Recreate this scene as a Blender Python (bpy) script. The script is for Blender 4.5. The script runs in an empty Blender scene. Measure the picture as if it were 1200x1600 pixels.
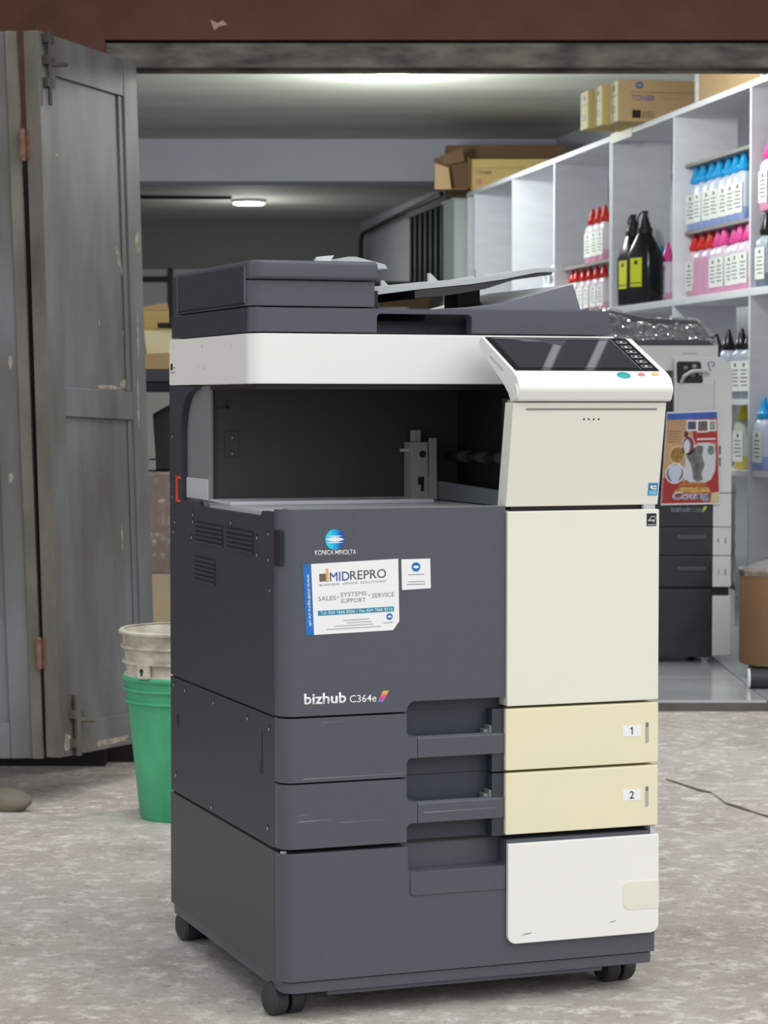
import bpy, bmesh, math, random
from mathutils import Vector, Matrix, noise

random.seed(7)
SC = bpy.context.scene
COL = SC.collection
PI = math.pi

# ------------------------------------------------------------------ camera, sky, sun, exposure
F_PX, PITCH, CAM_H = 3753.18, 0.046, 0.926
cd = bpy.data.cameras.new('camera'); cam = bpy.data.objects.new('camera', cd); COL.objects.link(cam)
cam.location = (0, 0, CAM_H); cam.rotation_euler = (PI/2 - PITCH, 0, 0)
cd.sensor_fit = 'VERTICAL'; cd.sensor_height = 36.0; cd.lens = F_PX/1600*36
cd.clip_start = 0.05; cd.clip_end = 200
cd.dof.use_dof = True; cd.dof.focus_distance = 3.75; cd.dof.aperture_fstop = 15.0
SC.camera = cam

wd = bpy.data.worlds.new('overcast_sky'); SC.world = wd; wd.use_nodes = True
bg = wd.node_tree.nodes['Background']
bg.inputs['Color'].default_value = (0.90, 0.95, 1.0, 1); bg.inputs['Strength'].default_value = 0.88
sd = bpy.data.lights.new('sun_through_cloud', 'SUN'); sun = bpy.data.objects.new('sun_through_cloud', sd); COL.objects.link(sun)
sd.energy = 1.75; sd.angle = math.radians(75); sd.color = (1.0, 0.985, 0.955)
sun.rotation_euler = Vector((-0.50, 0.52, -0.92)).to_track_quat('-Z', 'Y').to_euler()
vs = SC.view_settings
vs.view_transform = 'Standard'; vs.look = 'None'; vs.exposure = -0.02; vs.gamma = 1.0; vs.use_curve_mapping = False

# ------------------------------------------------------------------ helpers
def lin(c):
    return tuple(((v/255)/12.92 if v <= 10 else (((v/255)+0.055)/1.055)**2.4) for v in c)

def mat(name, rgb, rough=0.5, metal=0.0, spec=0.5, var=None, bump=None, emit=None, trans=0.0, alpha=1.0, coat=0.0, rgb2=None, coords='Object'):
    """var=(scale, amount, detail, stretch) mixes rgb with rgb2 (or a darker tone); bump=(scale, strength, distance)"""
    m = bpy.data.materials.new(name); m.use_nodes = True
    nt = m.node_tree; b = nt.nodes['Principled BSDF']
    b.inputs['Base Color'].default_value = (*lin(rgb), 1)
    b.inputs['Roughness'].default_value = rough; b.inputs['Metallic'].default_value = metal
    b.inputs['Specular IOR Level'].default_value = spec
    b.inputs['Transmission Weight'].default_value = trans; b.inputs['Alpha'].default_value = alpha
    b.inputs['Coat Weight'].default_value = coat
    if emit:
        b.inputs['Emission Color'].default_value = (*emit[0], 1); b.inputs['Emission Strength'].default_value = emit[1]
    if var or bump:
        tc = nt.nodes.new('ShaderNodeTexCoord')
    if var:
        mp = nt.nodes.new('ShaderNodeMapping'); nt.links.new(tc.outputs[coords], mp.inputs[0])
        if len(var) > 3: mp.inputs['Scale'].default_value = var[3]
        n = nt.nodes.new('ShaderNodeTexNoise'); n.inputs['Scale'].default_value = var[0]; n.inputs['Detail'].default_value = var[2]
        nt.links.new(mp.outputs[0], n.inputs['Vector'])
        r = nt.nodes.new('ShaderNodeValToRGB')
        r.color_ramp.elements[0].position = 0.5 - 0.5*var[1]*0.6; r.color_ramp.elements[1].position = 0.5 + 0.5*var[1]*0.6 + 0.02
        if var[1] <= 1: r.color_ramp.elements[0].position, r.color_ramp.elements[1].position = 0.32, 0.68
        c2 = lin(rgb2) if rgb2 else tuple(v*(1-var[1]) for v in lin(rgb))
        r.color_ramp.elements[0].color = (*c2, 1); r.color_ramp.elements[1].color = (*lin(rgb), 1)
        nt.links.new(n.outputs[0], r.inputs[0]); nt.links.new(r.outputs[0], b.inputs['Base Color'])
    if bump:
        n2 = nt.nodes.new('ShaderNodeTexNoise'); n2.inputs['Scale'].default_value = bump[0]; n2.inputs['Detail'].default_value = 4
        nt.links.new(tc.outputs[coords], n2.inputs['Vector'])
        bp = nt.nodes.new('ShaderNodeBump'); bp.inputs['Strength'].default_value = bump[1]; bp.inputs['Distance'].default_value = bump[2]
        nt.links.new(n2.outputs[0], bp.inputs['Height']); nt.links.new(bp.outputs[0], b.inputs['Normal'])
    return m

def obj(name, bm, m, parent=None, bevel=0, seg=2, smooth=True, angle=38, kind=None, label=None, wn=False):
    bmesh.ops.remove_doubles(bm, verts=bm.verts, dist=1e-6)
    bmesh.ops.recalc_face_normals(bm, faces=bm.faces)
    if bevel:
        es = [e for e in bm.edges if len(e.link_faces) == 2 and e.calc_face_angle(0) > 0.5]
        bmesh.ops.bevel(bm, geom=es, offset=bevel, segments=seg, profile=0.5, affect='EDGES', clamp_overlap=True)
    me = bpy.data.meshes.new(name); bm.to_mesh(me); bm.free()
    if smooth:
        me.shade_smooth(); me.set_sharp_from_angle(angle=math.radians(angle))
    for mm in (m if isinstance(m, (list, tuple)) else [m]): me.materials.append(mm)
    o = bpy.data.objects.new(name, me); COL.objects.link(o)
    if parent: o.parent = parent
    if (bevel or wn) and smooth:
        md = o.modifiers.new('weighted_normals', 'WEIGHTED_NORMAL'); md.keep_sharp = True
    if kind: o['kind'] = kind
    if label: o['label'] = label
    return o

def link_copy(src, parent, loc=None, rotz=None):
    o = src.copy(); COL.objects.link(o); o.parent = parent
    if loc is not None: o.location = loc
    if rotz is not None: o.rotation_euler = (0, 0, rotz)
    return o

def tag(o, label, cat, group=None):
    o['label'] = label; o['category'] = cat
    if group: o['group'] = group
    return o

def thing(name, label, cat, loc=(0, 0, 0), rotz=0, group=None):
    o = bpy.data.objects.new(name, None); COL.objects.link(o); o.empty_display_size = 0.1
    o.location = loc; o.rotation_euler = (0, 0, rotz)
    return tag(o, label, cat, group)

def struct(name, bm, m, **k):
    o = obj(name, bm, m, **k); o['kind'] = 'structure'; return o

def B(): return bmesh.new()

def box(bm, x0, x1, y0, y1, z0, z1, mi=0):
    v = [bm.verts.new((x, y, z)) for z in (z0, z1) for y in (y0, y1) for x in (x0, x1)]
    for q in ((0,1,3,2), (4,6,7,5), (0,4,5,1), (2,3,7,6), (0,2,6,4), (1,5,7,3)):
        f = bm.faces.new([v[i] for i in q]); f.material_index = mi
    return v

def bbox(x0, x1, y0, y1, z0, z1):
    bm = B(); box(bm, x0, x1, y0, y1, z0, z1); return bm

def rpoly(pts, rad, n=6):
    """polygon with corners rounded; rad is a list of radii per corner"""
    out = []; k = len(pts)
    for i in range(k):
        p = Vector(pts[i]); r = rad[i] if isinstance(rad, (list, tuple)) else rad
        if r <= 0: out.append(tuple(p)); continue
        a = (Vector(pts[i-1]) - p).normalized(); b = (Vector(pts[(i+1) % k]) - p).normalized()
        ang = a.angle(b); d = r/math.tan(ang/2)
        c = p + (a+b).normalized()*(r/math.sin(ang/2))
        s = p + a*d - c; e = p + b*d - c
        for j in range(n+1):
            t = j/n
            w = (s*math.sin((1-t)*(PI-ang)) + e*math.sin(t*(PI-ang)))/math.sin(PI-ang)
            out.append(tuple(c + w))
    return out

def prism(bm, pts, axis, a0, a1, mi=0):
    def P(p, a):
        return {'x': (a, p[0], p[1]), 'y': (p[0], a, p[1]), 'z': (p[0], p[1], a)}[axis]
    A = [bm.verts.new(P(p, a0)) for p in pts]; C_ = [bm.verts.new(P(p, a1)) for p in pts]
    fs = [bm.faces.new(A), bm.faces.new(C_[::-1])]
    for i in range(len(pts)):
        j = (i+1) % len(pts); fs.append(bm.faces.new((A[i], C_[i], C_[j], A[j])))
    for f in fs: f.material_index = mi
    return bm

def pr(pts, axis, a0, a1): return prism(B(), pts, axis, a0, a1)

def lathe(bm, prof, n=24, c=(0, 0, 0), sx=1, sy=1, power=2, mi=None, cap=True):
    rings = []
    for (r, z) in prof:
        ring = []
        for i in range(n):
            a = 2*PI*i/n; ca, sa = math.cos(a), math.sin(a)
            x = math.copysign(abs(ca)**(2/power), ca); y = math.copysign(abs(sa)**(2/power), sa)
            ring.append(bm.verts.new((c[0]+r*sx*x, c[1]+r*sy*y, c[2]+z)))
        rings.append(ring)
    for k in range(len(rings)-1):
        for i in range(n):
            j = (i+1) % n
            f = bm.faces.new((rings[k][i], rings[k][j], rings[k+1][j], rings[k+1][i]))
            if mi: f.material_index = mi[k]
    if cap:
        f = bm.faces.new(rings[0][::-1]); f.material_index = mi[0] if mi else 0
        f = bm.faces.new(rings[-1]); f.material_index = mi[-1] if mi else 0
    return bm

def tube(bm, pts, r, n=8, close=False):
    pts = [Vector(p) for p in pts]; rings = []
    prev = None
    for i, p in enumerate(pts):
        a = pts[i-1] if (i > 0 or close) else p; b = pts[(i+1) % len(pts)] if (i < len(pts)-1 or close) else p
        t = (b-a).normalized()
        if prev is None:
            prev = t.orthogonal().normalized()
        u = (prev - t*prev.dot(t)).normalized(); w = t.cross(u); prev = u
        rr = r[i] if isinstance(r, (list, tuple)) else r
        rings.append([bm.verts.new(p + (u*math.cos(2*PI*k/n) + w*math.sin(2*PI*k/n))*rr) for k in range(n)])
    m = len(rings)
    for i in range(m if close else m-1):
        for k in range(n):
            bm.faces.new((rings[i][k], rings[i][(k+1) % n], rings[(i+1) % m][(k+1) % n], rings[(i+1) % m][k]))
    if not close:
        bm.faces.new(rings[0][::-1]); bm.faces.new(rings[-1])
    return bm

def cyl(bm, p0, p1, r, n=16): return tube(bm, [p0, p1], r, n)

def ell(bm, c, rx, ry, rz, u=14, v=8, M=None):
    mm = Matrix.Translation(c) @ (M or Matrix()) @ Matrix.Diagonal((rx, ry, rz, 1))
    bmesh.ops.create_uvsphere(bm, u_segments=u, v_segments=v, radius=1, matrix=mm); return bm

def text_mesh(s, fn, width=None, height=None, bold=0.0, depth=0.0004, shear=0.0, spacing=1.0):
    """text as a mesh: scaled to width x height and mapped through fn(tx, ty, tz) -> point"""
    cu = bpy.data.curves.new('t', 'FONT'); cu.body = s; cu.size = 1; cu.offset = bold; cu.shear = shear; cu.space_character = spacing
    cu.resolution_u = 3; cu.extrude = 0.0
    o = bpy.data.objects.new('t', cu); COL.objects.link(o); bpy.context.view_layer.update()
    me = bpy.data.meshes.new_from_object(o.evaluated_get(bpy.context.evaluated_depsgraph_get()))
    bpy.data.objects.remove(o); bpy.data.curves.remove(cu)
    bm = B(); bm.from_mesh(me); bpy.data.meshes.remove(me)
    xs = [v.co.x for v in bm.verts]; ys = [v.co.y for v in bm.verts]
    x0, x1, y0, y1 = min(xs), max(xs), min(ys), max(ys)
    sxx = width/(x1-x0); syy = (height/(y1-y0)) if height else sxx
    r = bmesh.ops.extrude_face_region(bm, geom=bm.faces[:])
    top = {e for e in r['geom'] if isinstance(e, bmesh.types.BMVert)}
    for v in bm.verts:
        v.co = Vector(fn((v.co.x-x0)*sxx, (v.co.y-y0)*syy, depth if v in top else 0.0))
    return bm

# pixel of the 1200x1600 photograph -> world (direction only; distance from a plane)
def ray(u, v):
    a, b = (u-600)/F_PX, -(v-800)/F_PX
    return Vector((a, math.cos(PITCH)+b*math.sin(PITCH), -math.sin(PITCH)+b*math.cos(PITCH)))
CAM = Vector((0, 0, CAM_H))
def at_y(u, v, y): d = ray(u, v); return CAM + d*(y/d.y)
def at_z(u, v, z): d = ray(u, v); return CAM + d*((z-CAM_H)/d.z)

# ------------------------------------------------------------------ materials
dark = mat('charcoal_plastic', (80, 83, 92), 0.42, var=(60, 0.06, 3), bump=(900, 0.05, 0.0005))
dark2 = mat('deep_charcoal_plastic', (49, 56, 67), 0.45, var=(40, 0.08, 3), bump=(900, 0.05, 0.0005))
black = mat('black_plastic', (18, 19, 21), 0.5)
inner = mat('inner_charcoal', (48, 48, 47), 0.55)
grey = mat('mid_grey_plastic', (118, 123, 124), 0.5)
lgrey = mat('light_grey_plastic', (186, 190, 192), 0.45)
tray_m = mat('tray_grey', (190, 192, 196), 0.35)
white = mat('warm_white_plastic', (238, 237, 233), 0.4, var=(3, 0.03, 2))
cream = mat('cream_plastic', (234, 232, 219), 0.42, var=(4, 0.04, 2), rgb2=(231, 229, 215))
cream2 = mat('yellowed_cream_plastic', (236, 226, 192), 0.42, var=(6, 0.05, 2), rgb2=(232, 224, 196))
print_w = mat('print_white', (240, 240, 240), 0.5)
print_g = mat('print_grey', (90, 92, 98), 0.5)
print_k = mat('print_black', (25, 25, 28), 0.5)
glass_b = mat('black_glass', (8, 9, 11), 0.03, spec=0.8)
screen_m = mat('dark_lcd_glass', (34, 37, 44), 0.015, spec=1.0, coat=1.0)
blue_p = mat('print_blue', (22, 110, 190), 0.4)
cyan_p = mat('print_cyan', (60, 190, 230), 0.35)
steel = mat('dull_steel', (150, 152, 152), 0.35, metal=0.7)
rubber = mat('caster_rubber', (52, 53, 57), 0.55, var=(30, 0.35, 3))

# ------------------------------------------------------------------ setting: ground, shop shell
def concrete():
    m = bpy.data.materials.new('worn_concrete'); m.use_nodes = True; nt = m.node_tree; b = nt.nodes['Principled BSDF']
    tc = nt.nodes.new('ShaderNodeTexCoord')
    def nz(scale, det, rough=0.6, st=(1, 1, 1)):
        mp = nt.nodes.new('ShaderNodeMapping'); mp.inputs['Scale'].default_value = st; nt.links.new(tc.outputs['Object'], mp.inputs[0])
        n = nt.nodes.new('ShaderNodeTexNoise'); n.inputs['Scale'].default_value = scale; n.inputs['Detail'].default_value = det
        n.inputs['Roughness'].default_value = rough; nt.links.new(mp.outputs[0], n.inputs['Vector']); return n
    def ramp(n, a, ca, c, cc):
        r = nt.nodes.new('ShaderNodeValToRGB'); r.color_ramp.elements[0].position = a; r.color_ramp.elements[1].position = c
        r.color_ramp.elements[0].color = (*ca, 1); r.color_ramp.elements[1].color = (*cc, 1); nt.links.new(n.outputs[0], r.inputs[0]); return r
    def mix(f, a, c, bt='MIX'):
        x = nt.nodes.new('ShaderNodeMixRGB'); x.blend_type = bt
        if isinstance(f, float): x.inputs[0].default_value = f
        else: nt.links.new(f.outputs[0], x.inputs[0])
        nt.links.new(a.outputs[0], x.inputs[1]); nt.links.new(c.outputs[0], x.inputs[2]); return x
    base = ramp(nz(2.6, 8, 0.65), 0.32, lin((156, 148, 139)), 0.68, lin((212, 207, 199)))
    warm = ramp(nz(0.9, 3), 0.4, lin((184, 166, 150)), 0.6, lin((190, 186, 181)))
    c1 = mix(0.45, base, warm)
    pale = ramp(nz(17, 10, 0.78), 0.50, (0, 0, 0), 0.66, (0.9, 0.9, 0.9))
    palec = nt.nodes.new('ShaderNodeRGB'); palec.outputs[0].default_value = (*lin((240, 236, 229)), 1)
    c2 = mix(pale, c1, palec)
    dk = ramp(nz(40, 9, 0.8), 0.55, (0, 0, 0), 0.68, (0.8, 0.8, 0.8))
    dkc = nt.nodes.new('ShaderNodeRGB'); dkc.outputs[0].default_value = (*lin((112, 105, 98)), 1)
    c3 = mix(dk, c2, dkc)
    nt.links.new(c3.outputs[0], b.inputs['Base Color']); b.inputs['Roughness'].default_value = 0.88
    b.inputs['Specular IOR Level'].default_value = 0.25
    n = nz(26, 9, 0.7); bp = nt.nodes.new('ShaderNodeBump'); bp.inputs['Strength'].default_value = 0.75; bp.inputs['Distance'].default_value = 0.012
    nt.links.new(n.outputs[0], bp.inputs['Height']); nt.links.new(bp.outputs[0], b.inputs['Normal'])
    return m

def sstep(a, b, x):
    t = max(0, min(1, (x-a)/(b-a))); return t*t*(3-2*t)
WALL_Y = 7.15
def ground_z(x, y):
    dip = -0.15*sstep(-0.30, -0.62, x)*sstep(5.15, 6.30, y)
    near = sstep(2.2, 3.0, y)*(1-sstep(6.9, 7.15, y))
    rough = near*(0.006*noise.noise((x*2.1, y*2.1, 0)) + 0.005*noise.noise((x*7, y*7, 3)))
    d = min(1, max(0, (math.hypot(x-0.05, y-3.95)-0.55)/0.4))     # level under the copier
    d2 = min(1, max(0, (math.hypot(x+0.45, y-5.32)-0.14)/0.2))
    return dip*d2 + rough*min(d, d2)
bm = B()
xs = [-30, -12, -5] + [-3+i*0.06 for i in range(101)] + [5, 12, 30]
ys = [-30, -12, -3, 0, 1.5] + [2.2+i*0.06 for i in range(84)] + [7.4]
V = [[bm.verts.new((x, y, ground_z(x, y))) for x in xs] for y in ys]
for j in range(len(ys)-1):
    for i in range(len(xs)-1): bm.faces.new((V[j][i], V[j][i+1], V[j+1][i+1], V[j+1][i]))
ground = struct('ground', bm, concrete(), angle=80)
ground['label'] = 'worn grey concrete yard in front of the shop'
# crack in the yard
bm = B(); cp = [(1040, 1216), (1066, 1224), (1090, 1236), (1112, 1241), (1135, 1255), (1160, 1264), (1182, 1273), (1215, 1281)]
prev = None
for i, (u, v) in enumerate(cp):
    p = at_z(u, v, 0); w = 0.006 + 0.014*(i % 3)/2
    z = ground_z(p.x, p.y)+0.0015
    a = bm.verts.new((p.x, p.y-w, z)); b_ = bm.verts.new((p.x, p.y+w, z+0.001))
    if prev: bm.faces.new((prev[0], a, b_, prev[1]))
    prev = (a, b_)
obj('crack', bm, mat('crack_dirt', (92, 86, 80), 0.9), ground, kind='stuff')

# side walls run back at a slant: X + 0.185*Y = const
KS = 0.185; TH = math.atan(KS)
S_O = Vector((2.896 - KS*8, 8, 0)); S_X = Vector((math.cos(TH), math.sin(TH), 0)); S_Y = Vector((-math.sin(TH), math.cos(TH), 0))
def SP(a, b, z=0): return S_O + S_X*a + S_Y*b + Vector((0, 0, z))
def sh(u, v, dep=0):
    d = ray(u, v); t = ((S_O-CAM).dot(S_X)+dep)/d.dot(S_X); q = CAM+d*t-S_O; return q.dot(S_X), q.dot(S_Y), (CAM+d*t).z
CEIL = 2.48; FLOOR = 0.032; BACK_Y = 21.0; SW = 0.76
stucco = mat('brown_stucco', (102, 67, 52), 0.9, var=(9, 0.22, 6), bump=(160, 0.8, 0.004))
paint = mat('lilac_white_wall_paint', (196, 198, 206), 0.75, var=(2.5, 0.08, 5, (1, 1, 3)))
ceil_m = mat('ceiling_paint', (186, 186, 176), 0.8, var=(1.2, 0.2, 6, (0.6, 3, 1)))
lint_m = mat('weathered_steel_lintel', (112, 107, 98), 0.6, var=(14, 0.5, 10, (0.6, 1, 2)), rgb2=(54, 51, 47))
concr2 = mat('step_concrete', (104, 99, 93), 0.9, var=(14, 0.35, 6))
OPL, OPR, LT, LB = -0.78, 2.3, at_y(600, 66, WALL_Y).z, at_y(600, 104, WALL_Y).z
# front wall: above the opening and both sides (one wall with an opening)
bm = B()
box(bm, -9, 9, WALL_Y, WALL_Y+0.2, LT+0.008, 5.2)
box(bm, -9, OPL-0.045, WALL_Y, WALL_Y+0.2, -0.15, LT+0.008)
box(bm, OPR, 9, WALL_Y, WALL_Y+0.2, -0.05, LT+0.008)
wf = struct('wall_front', bm, stucco); wf['label'] = 'brown stucco shop front above the wide doorway'
bm = bbox(OPL-0.045, OPR, WALL_Y+0.012, WALL_Y+0.12, LB, LT)
box(bm, OPL-0.045, OPR, WALL_Y+0.055, WALL_Y+0.075, LB-0.012, LB)
struct('trim_1', bm, lint_m, bevel=0.003)['label'] = 'weathered steel lintel across the doorway'
ell_b = B(); pc = at_y(341, 38, WALL_Y)
prism(ell_b, [(pc.x-0.024, pc.z+0.014), (pc.x-0.002, pc.z+0.004), (pc.x+0.014, pc.z+0.012), (pc.x+0.027, pc.z-0.002), (pc.x+0.004, pc.z-0.006), (pc.x-0.012, pc.z-0.017)], 'y', WALL_Y-0.0015, WALL_Y+0.001)
obj('plaster_chip', ell_b, mat('bare_plaster', (176, 150, 132), 0.9), wf)

# added dark jamb behind the shutter leaves; its low strip paints their shadow
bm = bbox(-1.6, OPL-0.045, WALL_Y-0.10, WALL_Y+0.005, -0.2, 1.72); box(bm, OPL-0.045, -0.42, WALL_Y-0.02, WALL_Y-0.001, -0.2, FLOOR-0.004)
struct('trim_3', bm, mat('dark_jamb_leaf_shade', (26, 23, 21), 0.8))['label'] = 'added dark jamb behind the shutter leaves, with a painted shadow strip below'
# upstairs window above the doorway (seen only as a reflection in the copier's touch screen)
wz0, wz1, wx0, wx1 = 3.30, 4.75, 0.42, 1.75
win = struct('window_1', bbox(wx0, wx1, WALL_Y-0.006, WALL_Y+0.002, wz0, wz1), mat('window_reveal', (40, 42, 46), 0.6)); win['label'] = 'dark upstairs window with pale upright frame bars'
wfm = mat('pale_window_frame', (226, 230, 234), 0.4); wgm = mat('dark_window_glass', (34, 38, 46), 0.08)
mx_ = [wx0, 0.66, 1.036, 1.178, 1.56, wx1]
for x in mx_: obj('mullion', bbox(x-0.014, x+0.014, WALL_Y-0.035, WALL_Y-0.006, wz0, wz1), wfm, win, bevel=0.002)
for z in (wz0, wz1): obj('window_frame', bbox(wx0, wx1, WALL_Y-0.035, WALL_Y-0.006, z-0.016, z+0.016), wfm, win, bevel=0.002)
for i in range(len(mx_)-1): obj('pane', bbox(mx_[i]+0.014, mx_[i+1]-0.014, WALL_Y-0.016, WALL_Y-0.010, wz0+0.016, wz1-0.016), wgm, win)
# shallow concrete eave above the doorway
struct('trim_4', bbox(-6, 6, WALL_Y-0.62, WALL_Y, 2.62, 2.74), concr2)['label'] = 'shallow concrete eave above the doorway'
# shop floor: slab edge + glossy marble-look tiles
slab = struct('floor', bbox(-3.4, 3.4, WALL_Y+0.0, BACK_Y, -0.15, FLOOR-0.008), concr2)
slab['label'] = 'raised shop floor with grey glossy tiles'
tile_m = mat('grey_marble_tile', (196, 199, 200), 0.12, var=(2.2, 0.3, 6), rgb2=(168, 172, 174))
T = 0.6; tm = None
for j in range(9):
    for i in range(-3, 5):
        x, y = i*T - 0.05, WALL_Y + 0.005 + j*T
        if x+T > 3.35: continue
        if tm is None:
            tl = obj('tile', bbox(0, T-0.004, 0, T-0.004, 0, 0.008), tile_m, slab, bevel=0.001, seg=1); tm = tl
            tl.location = (x, y, FLOOR-0.008)
        else:
            link_copy(tm, slab, (x, y, FLOOR-0.008))
obj('tile_field', bbox(-3.35, 3.35, WALL_Y+0.005+9*T, BACK_Y, FLOOR-0.008, FLOOR), tile_m, slab, kind='stuff')

struct('ceiling', bbox(-4.2, 3.4, WALL_Y+0.2, BACK_Y, CEIL, CEIL+0.12), ceil_m)
def wall_slant(name, off0, y0, y1):
    c = 2.896 + off0*math.sqrt(1+KS*KS)
    return struct(name, pr([(c-KS*y0, y0), (c+0.15-KS*y0, y0), (c+0.15-KS*y1, y1), (c-KS*y1, y1)], 'z', FLOOR, CEIL), paint)
wall_slant('wall_right', SW, WALL_Y+0.2, BACK_Y)
bm = pr([(-1.9+1.0, WALL_Y+0.2), (-2.05+1.0, WALL_Y+0.2), (-4.3+0.2, BACK_Y), (-4.15+0.2, BACK_Y)], 'z', FLOOR, CEIL)
struct('wall_left', bm, paint)
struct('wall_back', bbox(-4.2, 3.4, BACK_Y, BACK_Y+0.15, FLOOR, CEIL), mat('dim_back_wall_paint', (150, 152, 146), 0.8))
BY = (CEIL-CAM_H)*F_PX/(627-220); bz = at_y(600, 283, BY).z
xb = 2.896+SW*math.sqrt(1+KS*KS)-KS*BY
struct('trim_2', bbox(-3.3, xb, BY, BY+0.28, bz, CEIL), mat('lilac_beam_paint', (205, 206, 218), 0.75, var=(3, 0.06, 4)))['label'] = 'white downstand beam across the shop ceiling'

# ------------------------------------------------------------------ ceiling lamps
lamp_e = mat('led_diffuser', (255, 255, 250), 0.4, emit=((1.0, 1.0, 0.93), 26.0))
def led(x, y, label, energy):
    t = thing('ceiling_lamp', label, 'lamp', (x, y, CEIL), 0, 'round LED ceiling lamps')
    bm = lathe(B(), [(0.132, 0), (0.135, -0.006), (0.132, -0.022), (0.12, -0.03)], 32); obj('rim', bm, lgrey, t)
    bm = lathe(B(), [(0.12, -0.030), (0.112, -0.036), (0.07, -0.039)], 32); obj('diffuser', bm, lamp_e, t)
    l = bpy.data.lights.new('led_light', 'POINT'); l.shadow_soft_size = 0.09; l.energy = energy; l.color = (0.94, 1.0, 0.97)
    lo = bpy.data.objects.new('led_light', l); COL.objects.link(lo); lo.parent = t; lo.location = (0, 0, -0.40)
    return t
p = at_z(612, 121, CEIL-0.03); led(p.x, p.y, 'lit round ceiling lamp between the doorway lintel and the beam', 48)
p = at_z(389, 318, CEIL-0.03); led(p.x, p.y, 'lit round ceiling lamp beyond the beam, at the back', 12)
led(0.55, 8.3, 'lit round ceiling lamp just inside the doorway', 36)
# conduit
cpl = [at_z(690, 303, 2.36), at_z(640, 328, 2.35), at_z(605, 345, 2.345), at_z(566, 366, 2.34)]
bm = B(); e = cpl[-1]; tube(bm, cpl + [e + Vector((-0.01, 0.0, -0.05)), e + Vector((-0.01, 0, -1.2))], 0.018, 6)
tag(obj('cable_conduit', bm, black), 'black cable conduit running along the rear wall below the ceiling', 'cable')
bm = B(); tube(bm, [at_z(215, 308, CEIL-0.02), at_z(362, 309, CEIL-0.02)], 0.014, 6)
tag(obj('ceiling_cable', bm, black), 'thin dark cable along the ceiling leading to the rear lamp', 'cable')

# ------------------------------------------------------------------ steel folding shutters
shut = mat('grey_painted_shutter', (110, 112, 115), 0.55, var=(7, 0.5, 12, (1, 1, 0.3)), rgb2=(82, 80, 77), bump=(40, 0.15, 0.002))
shut_e = mat('grimy_shutter_edge', (116, 110, 100), 0.65, var=(9, 0.5, 10, (1, 1, 0.4)), rgb2=(80, 76, 69))
scr = mat('bare_primer_scratch', (168, 158, 140), 0.8, var=(40, 0.5, 6), rgb2=(110, 104, 96))
rust = mat('rusty_hinge', (96, 62, 52), 0.8, var=(60, 0.5, 5), rgb2=(128, 92, 80))
def leafmap(A, Bc, Cc, D, n):
    """A bottom-near, Bc bottom-far, Cc top-near, D top-far; n unit normal -> f(s, t, depth)"""
    return lambda s, t, d: (A*(1-s)+Bc*s)*(1-t) + (Cc*(1-s)+D*s)*t + n*d
def leafbox(bm, f, s0, s1, t0, t1, d0, d1):
    vs_ = box(bm, 0, 1, 0, 1, 0, 1)
    for v in vs_:
        v.co = f(s0+(s1-s0)*v.co.x, t0+(t1-t0)*v.co.z, d0+(d1-d0)*v.co.y)
def leaf(name, label, f, smin, smax, rails, recess, edge):
    t = thing(name, label, 'shutter', f(0.5, 0, 0))
    off = f(0.5, 0, 0)
    g = lambda s, tt, d: f(s, tt, d) - off
    def part(nm, m, *a, bev=0.003):
        bm = B(); leafbox(bm, g, *a); return obj(nm, bm, m, t, bevel=bev)
    bm = B(); leafbox(bm, g, 0.02, 0.98, 0.005, 0.995, -0.034, -0.030); part('backing_sheet', shut, 0.01, 0.99, 0.004, 0.996, -0.036, -0.030)
    bm.free()
    part('stile', shut, 0.0, smin, 0, 1, -0.03, 0); part('stile', shut, smax, 1.0, 0, 1, -0.03, 0)
    for (a, b_) in rails: part('rail', shut, smin, smax, a, b_, -0.03, -0.0015)
    for k in range(len(rails)-1):
        part('panel', shut, smin, smax, rails[k][1], rails[k+1][0], -0.03, -0.012, bev=0)
        part('moulding', shut, smax-0.045, smax, rails[k][1], rails[k+1][0], -0.012, -0.006)
    return t, g, part
y1, y2 = 6.35, 6.95
A_, B_, C_, D_ = at_y(75, 1184, y1), at_y(246, 1155, y2), at_y(59, 47, y1), at_y(213, 98, y2)
n2 = (B_-A_).cross(C_-A_).normalized(); n2 = n2 if n2.x > 0 else -n2
f2 = leafmap(A_ + Vector((0.034, 0, 0)), B_, C_, D_, n2)
leaf2, g2, part2 = leaf('folding_shutter', 'grey steel shutter leaf with two recessed panels, hinged at the doorway', f2, 0.155, 0.855,
                        [(0, 0.045), (0.474, 0.515), (0.945, 1.0)], None, True)
part2('leaf_edge', shut_e, -0.004, 0.0, 0, 1, -0.042, 0)
bm = B()
for tt in (0.985, 0.955, 0.925): leafbox(bm, g2, 0.03, 0.10, tt, tt+0.012, 0, 0.016)
tube(bm, [g2(0.06, 0.90, 0.012), g2(0.06, 1.0, 0.012)], 0.006, 8); tube(bm, [g2(0.06, 0.955, 0.012), g2(0.17, 0.960, 0.03)], 0.006, 8)
obj('bolt', bm, mat('dark_bolt_steel', (62, 58, 54), 0.6), leaf2)
bm = B()
tube(bm, [g2(0.13, 0.0, 0.012), g2(0.13, 0.085, 0.012)], 0.010, 8)
for tt in (0.012, 0.052): leafbox(bm, g2, 0.09, 0.19, tt, tt+0.012, 0, 0.016)
tube(bm, [g2(0.13, 0.05, 0.012), g2(0.24, 0.047, 0.03)], 0.006, 8)
obj('bolt', bm, shut_e, leaf2)
for tt in (0.845, 0.145):
    bm = B(); tube(bm, [g2(-0.02, tt-0.022, -0.05), g2(-0.02, tt+0.022, -0.05)], 0.008, 8); leafbox(bm, g2, -0.006, -0.004, tt-0.02, tt+0.02, -0.055, -0.035)
    obj('hinge', bm, rust, leaf2)
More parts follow.
